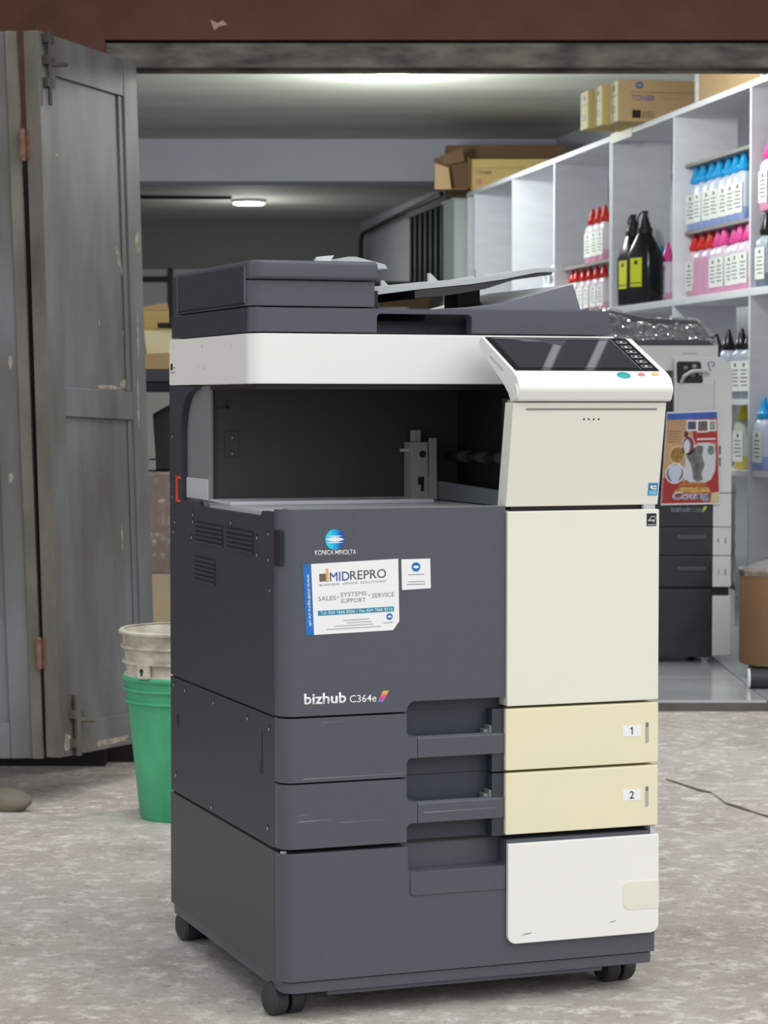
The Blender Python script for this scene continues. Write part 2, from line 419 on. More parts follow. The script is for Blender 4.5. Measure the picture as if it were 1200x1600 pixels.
# paint wear with a shape of its own
def chip(s, t, ds, dt, k=7, sd=0, lean=0.0, d=0.0004):
    random.seed(sd); bm = B(); vs_ = []
    for i in range(k):
        a = 2*PI*i/k; r = 0.6+0.4*random.random()
        vs_.append(bm.verts.new(g2(s+ds*r*math.cos(a)+lean*math.sin(a)*ds, t+dt*r*math.sin(a), d)))
    bm.faces.new(vs_); obj('paint_chip', bm, scr, leaf2, smooth=False)
for (u, s, t, ds, dt, d, ln) in [(1, 0.95, 0.735, 0.045, 0.02, 0.0006, 0), (2, 0.92, 0.60, 0.012, 0.05, 0.0006, 0), (3, 0.78, 0.705, 0.03, 0.028, -0.0115, -1.0), (4, 0.62, 0.52, 0.20, 0.004, -0.0112, 0),
                             (5, 0.80, 0.525, 0.06, 0.008, -0.0112, 0), (6, 0.90, 0.5, 0.012, 0.05, 0.0006, 0), (7, 0.72, 0.30, 0.01, 0.03, -0.0112, 0), (8, 0.5, 0.010, 0.25, 0.006, -0.0008, 0),
                             (9, 0.07, 0.02, 0.05, 0.016, 0.0006, 0), (10, 0.14, 0.835, 0.02, 0.003, 0.0006, 0), (11, 0.9, 0.018, 0.08, 0.014, 0.0006, 0), (12, 0.55, 0.612, 0.008, 0.007, -0.0112, 0), (13, 0.8, 0.60, 0.008, 0.005, -0.0112, 0)]:
    chip(s, t, ds, dt, 9, u, ln, d)
# outer leaf, folded out flat to the left
y1b = 6.38
Ar, Cr = at_y(69, 1185, y1b), at_y(26, 49, y1b)
wv = Vector((-0.70, -0.05, 0.0))
nA = Vector((0.07, -1, 0)).normalized()
f1 = leafmap(Ar, Ar+wv, Cr, Cr+wv, nA)
leaf1, g1, part1 = leaf('folding_shutter', 'grey steel outer shutter leaf folded back flat beside the hinged one', f1, 0.125, 0.9, [(0, 0.05), (0.46, 0.52), (0.945, 1.0)], None, True)
part1('leaf_edge', shut_e, 0.0, 0.044, 0, 1, 0.0, 0.008)
def chip1(s, t, ds, dt, sd):
    random.seed(sd); bm = B(); bm.faces.new([bm.verts.new(g1(s+ds*(0.6+0.4*random.random())*math.cos(2*PI*i/8), t+dt*(0.6+0.4*random.random())*math.sin(2*PI*i/8), 0.0006)) for i in range(8)])
    obj('paint_chip', bm, scr, leaf1, smooth=False)
chip1(0.085, 0.388, 0.012, 0.010, 21); chip1(0.07, 0.55, 0.008, 0.012, 22); chip1(0.02, 0.02, 0.02, 0.02, 23)
bm = B(); pc = at_y(12, 1213, 6.2); ell(bm, (0, 0, 0.03), 0.07, 0.05, 0.034, 14, 8)
for v in bm.verts: v.co += Vector(noise.noise_vector(v.co*18))*0.008
st = tag(obj('stone', bm, mat('dusty_stone', (120, 114, 100), 0.9, var=(12, 0.3, 5))), 'rounded dusty stone on the ground under the outer shutter leaf', 'stone')
st.location = (pc.x-0.02, 6.28, ground_z(pc.x-0.02, 6.28)-0.004)

# ------------------------------------------------------------------ main photocopier (local x right, y back, z up)
PHI = 0.3532
PC = thing('photocopier', 'dark grey and cream office photocopier on casters standing on the concrete yard', 'photocopier', (-0.1515, 3.53, 0), PHI)
W = 0.6145; R = 0.022
def corner_plate(bm, notch, z0, z1, y0=0.0, yd=0.034, x1=None):
    """front plate with rounded left corner; notch = XZ outline of the flat part starting at x=R"""
    prism(bm, notch, 'y', y0, yd)
    arc = [(R - R*math.sin(a), y0 + R - R*math.cos(a)) for a in [PI/2*i/14 for i in range(15)]]
    arc = [(min(x_, R-2e-5), y_) for x_, y_ in arc]
    prism(bm, arc + [(0, yd), (R-2e-5, yd)], 'z', z0, z1)
def fy(x0, y, z0):                       # text mapper on a front plane
    return lambda a, b, c: (x0+a, y-c, z0+b)
def ptext(s, x0, z0, w, h, m, parent=PC, y=-0.0002, name='lettering', **k):
    return obj(name, text_mesh(s, fy(x0, y, z0), w, h, **k), m, parent, smooth=False)

# base + casters
obj('base_plate', pr(rpoly([(0.004, 0.62), (0.004, 0.004), (0.611, 0.004), (0.611, 0.62)], [0, 0.02, 0.004, 0]), 'z', 0.044, 0.0605), dark, PC, bevel=0.001)
obj('base_skirt', bbox(0.075, 0.53, 0.012, 0.05, 0.036, 0.045), dark, PC, bevel=0.001)
rc, rs = math.cos(-PHI), math.sin(-PHI)
ax = Vector((math.cos(0.17), math.sin(0.17), 0))
for (cx, cy) in ((0.024, 0.066), (0.585, 0.083), (0.035, 0.600), (0.575, 0.600)):
    h = B(); ell(h, (cx, cy, 0.031), 0.013, 0.013, 0.016, 12, 8); cyl(h, (cx, cy, 0.030), (cx, cy, 0.05), 0.011, 12)
    ho = obj('caster', h, black, PC)
    for s in (-1, 1):
        c0 = Vector((cx, cy, 0.0255)) + ax*(0.003*s); c1 = Vector((cx, cy, 0.0255)) + ax*(0.028*s)
        w = B(); tube(w, [c0, c0.lerp(c1, 0.1), c0.lerp(c1, 0.8), c0.lerp(c1, 0.97), c1], [0.0235, 0.0255, 0.0255, 0.022, 0.016], 28)
        obj('wheel', w, rubber, ho)
# cabinet (desk)
bm = B()
nt_ = rpoly([(R, 0.0625), (W, 0.0625), (W, 0.2545), (0.361, 0.2545), (0.361, 0.216), (0.2, 0.216), (0.2, 0.2545), (R, 0.2545)], [0, 0, 0, 0, 0.004, 0.004, 0.004, 0])
corner_plate(bm, nt_, 0.0625, 0.2545); box(bm, 0, W, 0.034, 0.624, 0.0625, 0.2545)
cab = obj('cabinet', bm, dark, PC, wn=True)
obj('cabinet_pull', pr(rpoly([(0.2035, 0.1795), (0.359, 0.1795), (0.359, 0.2155), (0.2035, 0.2155)], [0.006, 0.001, 0.001, 0.001]), 'y', -0.0022, 0.004), dark, cab, bevel=0.0008)
wd_ = obj('cabinet_door', pr(rpoly([(0.3605, 0.0942), (0.6176, 0.0942), (0.6176, 0.2492), (0.3605, 0.2492)], [0.014, 0.014, 0.002, 0.002]), 'y', -0.009, 0.0), white, cab, bevel=0.002, label='white cabinet door')
obj('tape_patch', pr(rpoly([(0.556, 0.1335), (0.6172, 0.1330), (0.6172, 0.177), (0.5545, 0.1775)], [0.012, 0.001, 0.001, 0.012]), 'y', -0.0098, -0.009), mat('old_tape', (232, 230, 215), 0.3, var=(20, 0.06, 2)), cab)
obj('scuff', pr([(0.383, 0.107), (0.398, 0.1085), (0.402, 0.1105), (0.388, 0.1095)], 'y', -0.0092, -0.009), mat('scuff_grey', (150, 148, 146), 0.7), cab)
obj('scuff', pr([(0.53, 0.1145), (0.541, 0.1165), (0.545, 0.119), (0.534, 0.117)], 'y', -0.0092, -0.009), mat('scuff_grey2', (165, 163, 160), 0.7), cab)
obj('cabinet_side', bbox(-0.0006, 0.001, 0.034, 0.6235, 0.0628, 0.2542), mat('neutral_charcoal_sheet', (74, 75, 77), 0.5), cab)
obj('lock_stub', lathe(B(), [(0.005, 0), (0.005, 0.003)], 10, (0.008, 0.016, 0.2545)), lgrey, cab)
# carcass behind the fronts
bm = B(); box(bm, 0.004, 0.612, 0.03, 0.62, 0.2545, 0.752); box(bm, 0.45, 0.612, 0.02, 0.62, 0.752, 0.95); box(bm, 0.37, 0.612, 0.008, 0.04, 0.752, 0.93)
obj('carcass', bm, black, PC)
# drawers
def drawer(z0, z1, num, nx, nz):
    h = z1-z0
    pz0, pz1 = z0+0.028, z0+0.061
    bm = B(); nt_ = rpoly([(R, z0), (0.198, z0), (0.198, pz0), (0.215, pz0), (0.215, pz1), (0.198, pz1), (0.198, z1), (R, z1)], [0, 0, 0.008, 0, 0, 0.008, 0, 0], 4)
    corner_plate(bm, nt_, z0, z1)
    d = obj('drawer', bm, dark, PC, wn=True)
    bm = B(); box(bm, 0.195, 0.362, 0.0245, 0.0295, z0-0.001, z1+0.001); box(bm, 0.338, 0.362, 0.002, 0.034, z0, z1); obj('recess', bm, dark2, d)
    bm = pr([(-0.001, pz0), (-0.001, pz1-0.004), (0.004, pz1), (0.030, pz1-0.008), (0.030, pz1-0.013), (0.008, pz1-0.006), (0.008, pz0)], 'x', 0.2155, 0.3575)
    obj('drawer_pull', bm, dark, d, bevel=0.0008)
    bm = B(); box(bm, 0.326, 0.334, 0.006, 0.024, pz1-0.004, pz1+0.004); box(bm, 0.334, 0.338, 0.003, 0.03, pz1-0.004, pz1+0.010); obj('pull_catch', bm, grey, d, bevel=0.001)
    obj('drawer_front', bbox(0.3578, 0.6176, -0.005, 0.03, z0+0.0012, z1), cream2, d, bevel=0.0025, label='yellowed cream drawer front')
    obj('number_label', pr(rpoly([(nx-0.0155, nz-0.0085), (nx+0.0155, nz-0.0085), (nx+0.0155, nz+0.0085), (nx-0.0155, nz+0.0085)], 0.001), 'y', -0.0054, -0.005), print_w, d)
    if num == '1': obj('number', pr([(nx-0.0004, nz-0.0058), (nx+0.0012, nz-0.0058), (nx+0.0012, nz+0.0058), (nx-0.0001, nz+0.0058), (nx-0.003, nz+0.0034), (nx-0.003, nz+0.0018), (nx-0.0004, nz+0.0034)], 'y', -0.0058, -0.0054), print_k, d, smooth=False)
    else: obj('number', text_mesh(num, fy(nx-0.0038, -0.0055, nz-0.0058), 0.0076, 0.0116), print_k, d, smooth=False)
    sx_, sz_ = nx+0.0262, nz-0.004
    obj('level_slot', pr(rpoly([(sx_-0.003, sz_-0.0165), (sx_+0.003, sz_-0.0165), (sx_+0.003, sz_+0.0165), (sx_-0.003, sz_+0.0165)], 0.0015), 'y', -0.0053, -0.004), mat('slot_grey', (176, 174, 170), 0.5), d)
    obj('slot_shadow', bbox(sx_-0.0018, sx_+0.0022, -0.0056, -0.0052, sz_+0.009, sz_+0.015), mat('slot_dark', (120, 116, 110), 0.5), d)
drawer(0.3605, 0.4565, '1', 0.5712, 0.4135)
drawer(0.2615, 0.3578, '2', 0.5715, 0.3130)
scratch_m = mat('pale_scratch', (150, 153, 160), 0.6)
for (xa, xb, z, h) in ((0.03, 0.19, 0.3655, 0.0009), (0.022, 0.075, 0.3020, 0.0010), (0.024, 0.04, 0.311, 0.0008), (0.222, 0.34, 0.3046, 0.0009), (0.09, 0.16, 0.2975, 0.0006), (0.06, 0.10, 0.4485, 0.0006)):
    obj('scratch', pr([(xa, z), (xb, z+0.001), (xb+0.004, z+0.001+h*0.3), (xa+0.006, z+h)], 'y', -0.0012 if xa > 0.2 else -0.0002, 0.0), scratch_m, PC)
# front cover
bm = B()
nt_ = rpoly([(R, 0.4595), (0.198, 0.4595), (0.198, 0.4748), (0.3585, 0.4748), (0.3585, 0.7660), (R, 0.7660)], [0, 0, 0.014, 0, 0, 0], 5)
corner_plate(bm, nt_, 0.4595, 0.7660)
fc = obj('front_cover', bm, dark, PC, wn=True)
obj('top_lip', bbox(0.012, 0.3585, 0.002, 0.03, 0.7655, 0.7672), grey, fc, bevel=0.0008)
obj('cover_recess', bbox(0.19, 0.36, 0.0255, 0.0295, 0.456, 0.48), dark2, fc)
# globe emblem + maker's lettering
gx, gz = 0.0838, 0.7213
bm = B(); prism(bm, [(gx+0.0152*math.cos(a*PI/20), gz+0.0152*math.sin(a*PI/20)) for a in range(40)], 'y', -0.0006, 0.0)
def globe_mat():
    m = mat('globe_blue', (24, 120, 200), 0.3); nt = m.node_tree; b = nt.nodes['Principled BSDF']
    tc = nt.nodes.new('ShaderNodeTexCoord'); gr = nt.nodes.new('ShaderNodeSeparateXYZ'); nt.links.new(tc.outputs['Generated'], gr.inputs[0])
    r = nt.nodes.new('ShaderNodeValToRGB'); nt.links.new(gr.outputs[0], r.inputs[0])
    r.color_ramp.elements[0].position = 0.25; r.color_ramp.elements[0].color = (*lin((40, 205, 240)), 1)
    r.color_ramp.elements[1].position = 0.8; r.color_ramp.elements[1].color = (*lin((10, 80, 185)), 1)
    nt.links.new(r.outputs[0], b.inputs['Base Color']); return m
gm = globe_mat()
em = obj('globe_emblem', bm, gm, PC, smooth=False)
bm = B()
def lens(bm, cx, cz, hw, hh, y0, y1):
    n = 12; prism(bm, [(cx-hw+2*hw*i/n, cz+hh*math.sin(PI*i/n)) for i in range(n+1)] + [(cx+hw-2*hw*i/n, cz-hh*math.sin(PI*i/n)) for i in range(1, n)], 'y', y0, y1)
for (dz, hw, hh) in ((0.0002, 0.0148, 0.0034), (0.0050, 0.0128, 0.0008), (-0.0045, 0.0136, 0.0009)): lens(bm, gx, gz+dz, hw, hh, -0.001, -0.0006)
obj('emblem_bands', bm, mat('emblem_white', (228, 236, 246), 0.3), em, smooth=False)
ptext('KONICA MINOLTA', 0.0525, 0.6985, 0.0645, 0.0074, print_w, bold=0.004)
ptext('bizhub', 0.0352, 0.4768, 0.066, 0.0165, print_w, bold=0.022)
ptext('C364e', 0.1067, 0.4768, 0.0425, 0.0112, print_w, bold=0.004)
def flash_mat(c0, c1, c2, nm):
    m = mat(nm, c1, 0.35); nt = m.node_tree; b = nt.nodes['Principled BSDF']
    tc = nt.nodes.new('ShaderNodeTexCoord'); s = nt.nodes.new('ShaderNodeSeparateXYZ'); nt.links.new(tc.outputs['Generated'], s.inputs[0])
    r = nt.nodes.new('ShaderNodeValToRGB'); nt.links.new(s.outputs[2], r.inputs[0])
    r.color_ramp.elements[0].color = (*lin(c0), 1); r.color_ramp.elements[1].color = (*lin(c2), 1)
    e = r.color_ramp.elements.new(0.45); e.color = (*lin(c1), 1); nt.links.new(r.outputs[0], b.inputs['Base Color']); return m
obj('colour_flash', pr([(0.1508, 0.4758), (0.1600, 0.4758), (0.1690, 0.4925), (0.1598, 0.4925)], 'y', -0.0006, 0), flash_mat((60, 120, 225), (225, 70, 130), (245, 190, 70), 'rainbow_flash'), PC, smooth=False)
# dealer sticker
c00, c10, c01, c11 = (0.0383, 0.5800), (0.186, 0.5836), (0.0335, 0.6852), (0.184, 0.6905)
def S1(u, v):
    return ((c00[0]*(1-u)+c10[0]*u)*(1-v)+(c01[0]*(1-u)+c11[0]*u)*v, (c00[1]*(1-u)+c10[1]*u)*(1-v)+(c01[1]*(1-u)+c11[1]*u)*v)
SWd, SHt = 0.148, 0.1055
st1 = obj('dealer_sticker', pr([S1(0.085, 0), S1(0.93, 0), S1(1, 0.12), S1(1, 1), S1(0.085, 1)], 'y', -0.0005, 0), print_w, PC, smooth=False, label='white dealer sticker with blue side strip')
obj('blue_strip', pr([S1(0, 0), S1(0.085, 0), S1(0.085, 1), S1(0, 1)], 'y', -0.0006, 0), blue_p, st1, smooth=False)
def s1text(s, u0, v0, wu, hv, m, vert=False, **k):
    def fn(a, b, c):
        if vert: x, z = S1(u0 + b/SWd, v0 - a/SHt)
        else: x, z = S1(u0 + a/SWd, v0 + b/SHt)
        return (x, -0.0007-c, z)
    return obj('lettering', text_mesh(s, fn, wu*SWd if not vert else wu*SHt, hv*SHt if not vert else hv*SWd, depth=0.0002, **k), m, st1, smooth=False)
s1g = mat('sticker_grey_ink', (150, 155, 160), 0.5); s1n = mat('sticker_navy_ink', (30, 70, 150), 0.5); s1t = mat('sticker_teal', (30, 140, 175), 0.5)
s1text('www.midrepro.co.uk', 0.026, 0.86, 0.74, 0.042, print_w, vert=True, bold=0.01)
def s1rect(u0, u1, v0, v1, m, nm='print_block'):
    obj(nm, pr([S1(u0, v0), S1(u1, v0), S1(u1, v1), S1(u0, v1)], 'y', -0.0007, -0.0004), m, st1, smooth=False)
s1rect(0.165, 0.235, 0.745, 0.855, mat('sticker_brown', (110, 96, 86), 0.5)); s1rect(0.235, 0.262, 0.735, 0.925, mat('sticker_amber', (226, 178, 90), 0.5)); 
s1text('MID', 0.275, 0.74, 0.205, 0.125, s1n, bold=0.0); s1text('REPRO', 0.488, 0.745, 0.38, 0.125, print_g, bold=0.002)
s1text('BUSINESS  OFFICE  SOLUTIONS', 0.165, 0.685, 0.70, 0.026, s1g)
s1text('SALES', 0.145, 0.475, 0.185, 0.062, s1g, bold=0.0); s1text('SYSTEMS', 0.38, 0.515, 0.275, 0.060, s1g, bold=0.0); s1text('SUPPORT', 0.38, 0.425, 0.265, 0.060, s1g, bold=0.0); s1text('SERVICE', 0.715, 0.475, 0.235, 0.062, s1g, bold=0.0)
s1rect(0.345, 0.357, 0.50, 0.515, s1n); s1rect(0.68, 0.692, 0.505, 0.52, s1n)
s1rect(0.135, 0.945, 0.265, 0.335, s1t)
def s1text2(*a, **k): o = s1text(*a, **k); o.location = (0, -0.0002, 0); return o
s1text2('Tel: 024 7666 8506 • Fax 024 7666 8516', 0.16, 0.278, 0.77, 0.044, print_w, bold=0.004)
for i, (a, b_) in enumerate(((0.40, 0.68), (0.44, 0.70), (0.30, 0.72), (0.22, 0.80))): s1rect(a, b_, 0.175-0.038*i, 0.185-0.038*i, s1g, 'print_line')
s1rect(0.83, 0.93, 0.105, 0.116, s1g, 'print_line')
def mini_globe(cx, cz, r, y, parent):
    bm = B(); prism(bm, [(cx+r*math.cos(a*PI/14), cz+r*math.sin(a*PI/14)) for a in range(28)], 'y', y-0.0003, y); g = obj('globe_emblem', bm, blue_p, parent, smooth=False)
    bm = B(); lens(bm, cx, cz, r*0.72, r*0.32, y-0.0005, y-0.0003); obj('emblem_bands', bm, print_w, parent, smooth=False)
x_, z_ = S1(0.895, 0.195); mini_globe(x_, z_, 0.0050, -0.0006, st1)
st2 = obj('square_sticker', pr([(0.1901, 0.6432), (0.2365, 0.6448), (0.2355, 0.6896), (0.1891, 0.6894)], 'y', -0.0005, 0), print_w, PC, smooth=False)
mini_globe(0.2125, 0.6775, 0.0070, -0.0006, st2)
for (a, b_, z) in ((0.2, 0.226, 0.6655), (0.200, 0.2265, 0.6548), (0.198, 0.228, 0.6508)):
    obj('print_line', bbox(a, b_, -0.0008, -0.0004, z, z+0.0012), s1g, st2, smooth=False)
# side panels (left)
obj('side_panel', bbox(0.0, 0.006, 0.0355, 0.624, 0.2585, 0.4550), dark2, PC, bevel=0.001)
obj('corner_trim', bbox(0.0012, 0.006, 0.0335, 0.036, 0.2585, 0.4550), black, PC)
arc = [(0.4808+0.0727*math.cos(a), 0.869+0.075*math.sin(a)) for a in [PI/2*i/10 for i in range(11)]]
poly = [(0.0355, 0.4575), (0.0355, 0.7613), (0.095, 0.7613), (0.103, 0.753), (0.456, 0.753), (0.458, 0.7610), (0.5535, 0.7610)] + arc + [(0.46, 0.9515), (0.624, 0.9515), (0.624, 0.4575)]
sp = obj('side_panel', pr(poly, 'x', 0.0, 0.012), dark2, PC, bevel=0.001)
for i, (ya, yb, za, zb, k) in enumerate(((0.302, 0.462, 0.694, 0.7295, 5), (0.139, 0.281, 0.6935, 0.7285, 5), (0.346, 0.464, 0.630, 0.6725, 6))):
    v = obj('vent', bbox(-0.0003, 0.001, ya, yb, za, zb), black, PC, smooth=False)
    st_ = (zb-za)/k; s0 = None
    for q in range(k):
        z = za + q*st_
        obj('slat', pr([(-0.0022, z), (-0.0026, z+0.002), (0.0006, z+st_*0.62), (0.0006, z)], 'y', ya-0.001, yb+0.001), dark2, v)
hole_m = mat('screw_hole', (22, 23, 26), 0.5); screw_m = mat('screw_steel', (196, 198, 200), 0.3, metal=0.5)
def screw(y, z, r=0.0042, x=0.0):
    bm = B(); cyl(bm, (x-0.0005, y, z), (x+0.002, y, z), r, 12); s = obj('screw_hole', bm, hole_m, PC)
    bm = B(); cyl(bm, (x-0.0009, y, z-r*0.35), (x+0.001, y, z-r*0.35), r*0.55, 8); obj('screw', bm, screw_m, s)
for (y, z) in ((0.478, 0.7395), (0.257, 0.7365), (0.061, 0.7295), (0.118, 0.7205), (0.118, 0.694), (0.062, 0.690), (0.478, 0.728), (0.486, 0.7015), (0.602, 0.868), (0.59, 0.722), (0.60, 0.705), (0.055, 0.6445), (0.604, 0.765)): screw(y, z, 0.0046)
for (y, z) in ((0.60, 0.443), (0.53, 0.441), (0.36, 0.440), (0.172, 0.438), (0.060, 0.436), (0.59, 0.289), (0.068, 0.285), (0.372, 0.268)): screw(y, z, 0.0052)
obj('service_slot', bbox(-0.0004, 0.002, 0.568, 0.584, 0.372, 0.395), hole_m, PC); obj('service_slot', bbox(-0.0004, 0.002, 0.094, 0.108, 0.361, 0.382), hole_m, PC)
obj('service_slot', bbox(-0.0004, 0.002, 0.094, 0.098, 0.382, 0.428), hole_m, PC)
obj('hand_slot', bbox(-0.0004, 0.003, 0.004, 0.0345, 0.6825, 0.736), black, PC); 
# rear post, output cavity
obj('rear_post', bbox(0.012, 0.0195, 0.420, 0.60, 0.752, 0.9515), grey, PC, bevel=0.002)
obj('latch_plate', bbox(0.0095, 0.013, 0.424, 0.552, 0.764, 0.7985), lgrey, PC, bevel=0.001)
bm = B()
for b_ in ((0.554, 0.578, 0.756, 0.7605), (0.554, 0.578, 0.795, 0.800), (0.570, 0.578, 0.756, 0.800)): box(bm, -0.002, 0.004, *b_)
obj('release_lever', bm, mat('orange_red_plastic', (214, 74, 52), 0.4), PC, bevel=0.0008, label='orange red release lever')
obj('tray_back_wall', bbox(0.022, 0.46, 0.4225, 0.432, 0.752, 0.952), inner, PC)
obj('joint_strip', bbox(0.0195, 0.0225, 0.4190, 0.4255, 0.765, 0.935), black, PC)
obj('back_wall_plate', bbox(0.039, 0.062, 0.4205, 0.4225, 0.835, 0.877), inner, PC, bevel=0.0008)
bm = B(); cyl(bm, (0.051, 0.4195, 0.866), (0.051, 0.421, 0.866), 0.002, 8); cyl(bm, (0.051, 0.4195, 0.840), (0.051, 0.421, 0.840), 0.002, 8); obj('screw', bm, grey, PC)
bm = B(); box(bm, 0.015, 0.047, 0.4212, 0.4225, 0.914, 0.919); box(bm, 0.041, 0.047, 0.4212, 0.4225, 0.914, 0.928); obj('wall_slot', bm, black, PC)
bm = B(); box(bm, 0.012, 0.45, 0.012, 0.4225, 0.745, 0.7600); box(bm, 0.012, 0.36, 0.30, 0.4225, 0.76, 0.7665)
obj('output_tray', bm, tray_m, PC, bevel=0.0015)
bm = B(); box(bm, 0.352, 0.382, 0.385, 0.42, 0.762, 0.858); box(bm, 0.357, 0.373, 0.395, 0.405, 0.858, 0.878); box(bm, 0.384, 0.398, 0.385, 0.389, 0.762, 0.865); box(bm, 0.382, 0.398, 0.385, 0.39, 0.762, 0.80)
eb = obj('exit_bracket', bm, mat('bracket_grey', (150, 152, 148), 0.5), PC, bevel=0.001)
bm = B(); box(bm, 0.364, 0.3745, 0.3842, 0.386, 0.787, 0.800); box(bm, 0.369, 0.3745, 0.3842, 0.386, 0.776, 0.80); cyl(bm, (0.372, 0.3842, 0.838), (0.372, 0.386, 0.838), 0.006, 12); obj('bracket_hole', bm, black, eb)
bm = B(); cyl(bm, (0.338, 0.40, 0.8445), (0.353, 0.40, 0.8445), 0.0028, 10); obj('bracket_pin', bm, lgrey, eb)
obj('exit_plate', pr([(0.405, 0.762), (0.405, 0.793), (0.05, 0.783), (0.05, 0.762)], 'x', 0.400, 0.41), mat('dull_plate', (98, 104, 108), 0.5), PC)
bm = B(); cyl(bm, (0.425, 0.40, 0.835), (0.43, 0.04, 0.835), 0.008, 10); er = obj('exit_roller', bm, black, PC)
for q in range(4):
    bm = B(); cyl(bm, (0.425, 0.34-0.08*q, 0.835), (0.425, 0.31-0.08*q, 0.835), 0.010, 12); obj('roller_sleeve', bm, inner, er)
# scanner
sc_ = obj('scanner', pr(rpoly([(0, 0.625), (0, 0.1525), (0.615, 0.1525), (0.615, 0.625)], [0, 0.024, 0.004, 0], 8), 'z', 0.9530, 1.0305), white, PC, bevel=0.0022, label='warm white scanner body')
obj('scanner_underside', bbox(0.014, 0.60, 0.166, 0.62, 0.945, 0.9532), black, PC)
for (u, y, z) in ((1, 0.595, 1.019), (2, 0.42, 1.016), (3, 0.255, 1.0135), (4, 0.405, 0.980), (5, 0.44, 0.983)):
    bm = B(); cyl(bm, (-0.0004, y, z), (0.001, y, z), 0.0036, 12); obj('screw_cap', bm, mat('cap_grey', (205, 207, 207), 0.5), PC)
bm = B(); box(bm, -0.0005, 0.0, 0.602, 0.614, 0.979, 0.990); obj('rating_label', bm, print_k, PC)
bm = B(); box(bm, -0.0005, 0.0, 0.585, 0.614, 0.974, 0.976); box(bm, -0.0005, 0.0, 0.585, 0.599, 0.982, 0.984); obj('rating_label', bm, s1g, PC)
# document feeder lid
bm = B()
nt_ = rpoly([(0.018, 1.0325), (0.207, 1.0325), (0.207, 1.0625), (0.366, 1.0625), (0.366, 1.0325), (0.606, 1.0325), (0.606, 1.0705), (0.018, 1.0705)], [0, 0, 0.007, 0.007, 0, 0, 0, 0], 5)
prism(bm, nt_, 'y', 0.1545, 0.18)
prism(bm, [(0.018-0.016*math.sin(a), 0.1705-0.016*math.cos(a)) for a in [PI/2*i/8 for i in range(9)]] + [(0.002, 0.18), (0.018, 0.18)], 'z', 1.0325, 1.0705)
box(bm, 0.002, 0.606, 0.18, 0.612, 1.0325, 1.0705)
obj('document_lid', bm, dark, PC, bevel=0.001)
# document feeder body
bm = B(); prism(bm, rpoly([(0.0022, 0.61), (0.0022, 0.1600), (0.206, 0.1600), (0.206, 0.61)], [0.004, 0.02, 0.004, 0.004], 8), 'z', 1.0725, 1.112)
adf = obj('document_feeder', bm, dark, PC, bevel=0.0008)
bm = B(); prism(bm, rpoly([(0.002, 0.612), (0.002, 0.150), (0.2085, 0.150), (0.2085, 0.612)], [0.006, 0.022, 0.008, 0.006], 8), 'z', 1.113, 1.1425)
obj('feeder_cover', bm, dark, adf, bevel=0.011, seg=4)
obj('feeder_side_cover', pr([(0.186, 1.0775), (0.572, 1.0775), (0.572, 1.134), (0.186, 1.134)], 'x', 0.0008, 0.003), dark2, adf)
obj('lid_side', bbox(0.0012, 0.003, 0.176, 0.611, 1.0335, 1.0698), dark2, PC)
obj('feeder_rear_side', bbox(0.0012, 0.003, 0.575, 0.605, 1.0735, 1.134), dark2, adf)
obj('feeder_seam', bbox(0.0004, 0.003, 0.184, 0.186, 1.0775, 1.134), grey, adf); obj('feeder_seam', bbox(0.0004, 0.003, 0.572, 0.574, 1.0735, 1.134), grey, adf)
obj('feeder_groove', bbox(0.0004, 0.003, 0.19, 0.57, 1.0752, 1.0780), black, adf)
# flap on top
fl = obj('guide_flap', pr([(0.175, 1.1425), (0.29, 1.1425), (0.285, 1.1495), (0.235, 1.161), (0.222, 1.161), (0.205, 1.153)], 'y', 0.33, 0.45), lgrey, adf, bevel=0.0008)
obj('clear_tab', pr([(0.168, 1.150), (0.196, 1.152), (0.204, 1.164), (0.176, 1.161)], 'y', 0.35, 0.36), mat('frosted_tab', (214, 220, 222), 0.2), adf)
# feed tray: sheet bent upward to the right
def tray_profile(dz=0.0):
    top = [(0.212, 1.106), (0.30, 1.1155), (0.385, 1.1225), (0.425, 1.1285), (0.50, 1.1415), (0.532, 1.1425), (0.538, 1.1395)]
    bot = [(0.534, 1.136), (0.50, 1.1335), (0.44, 1.1215), (0.385, 1.113), (0.30, 1.104), (0.212, 1.092)]
    return top + bot
ft = obj('feed_tray', pr(tray_profile(), 'y', 0.205, 0.50), lgrey, PC, bevel=0.001)
obj('tray_underside', pr([(0.29, 1.103), (0.385, 1.112), (0.44, 1.1205), (0.50, 1.1325), (0.53, 1.135), (0.526, 1.131), (0.46, 1.1215), (0.41, 1.106), (0.34, 1.094), (0.29, 1.090)], 'y', 0.207, 0.495), inner, ft)
for (x, y, z) in ((0.318, 0.22, 1.1165), (0.40, 0.22, 1.1245), (0.33, 0.47, 1.117)):
    obj('paper_guide', pr([(x, z), (x+0.018, z+0.001), (x+0.004, z+0.014), (x, z+0.014)], 'y', y, y+0.006), lgrey, ft)
obj('tray_support', bbox(0.425, 0.465, 0.36, 0.42, 1.07, 1.117), inner, ft)
obj('feeder_mouth', bbox(0.20, 0.225, 0.20, 0.58, 1.0715, 1.10), black, adf)
obj('feeder_rear_frame', bbox(0.205, 0.36, 0.56, 0.60, 1.07, 1.120), dark, adf, bevel=0.003)
obj('stack_ramp', pr([(0.30, 1.0705), (0.37, 1.0755), (0.42, 1.0815), (0.548, 1.1145), (0.5625, 1.0705)], 'y', 0.168, 0.52), mat('slate_grey_plastic', (112, 115, 128), 0.45), PC, bevel=0.0015)
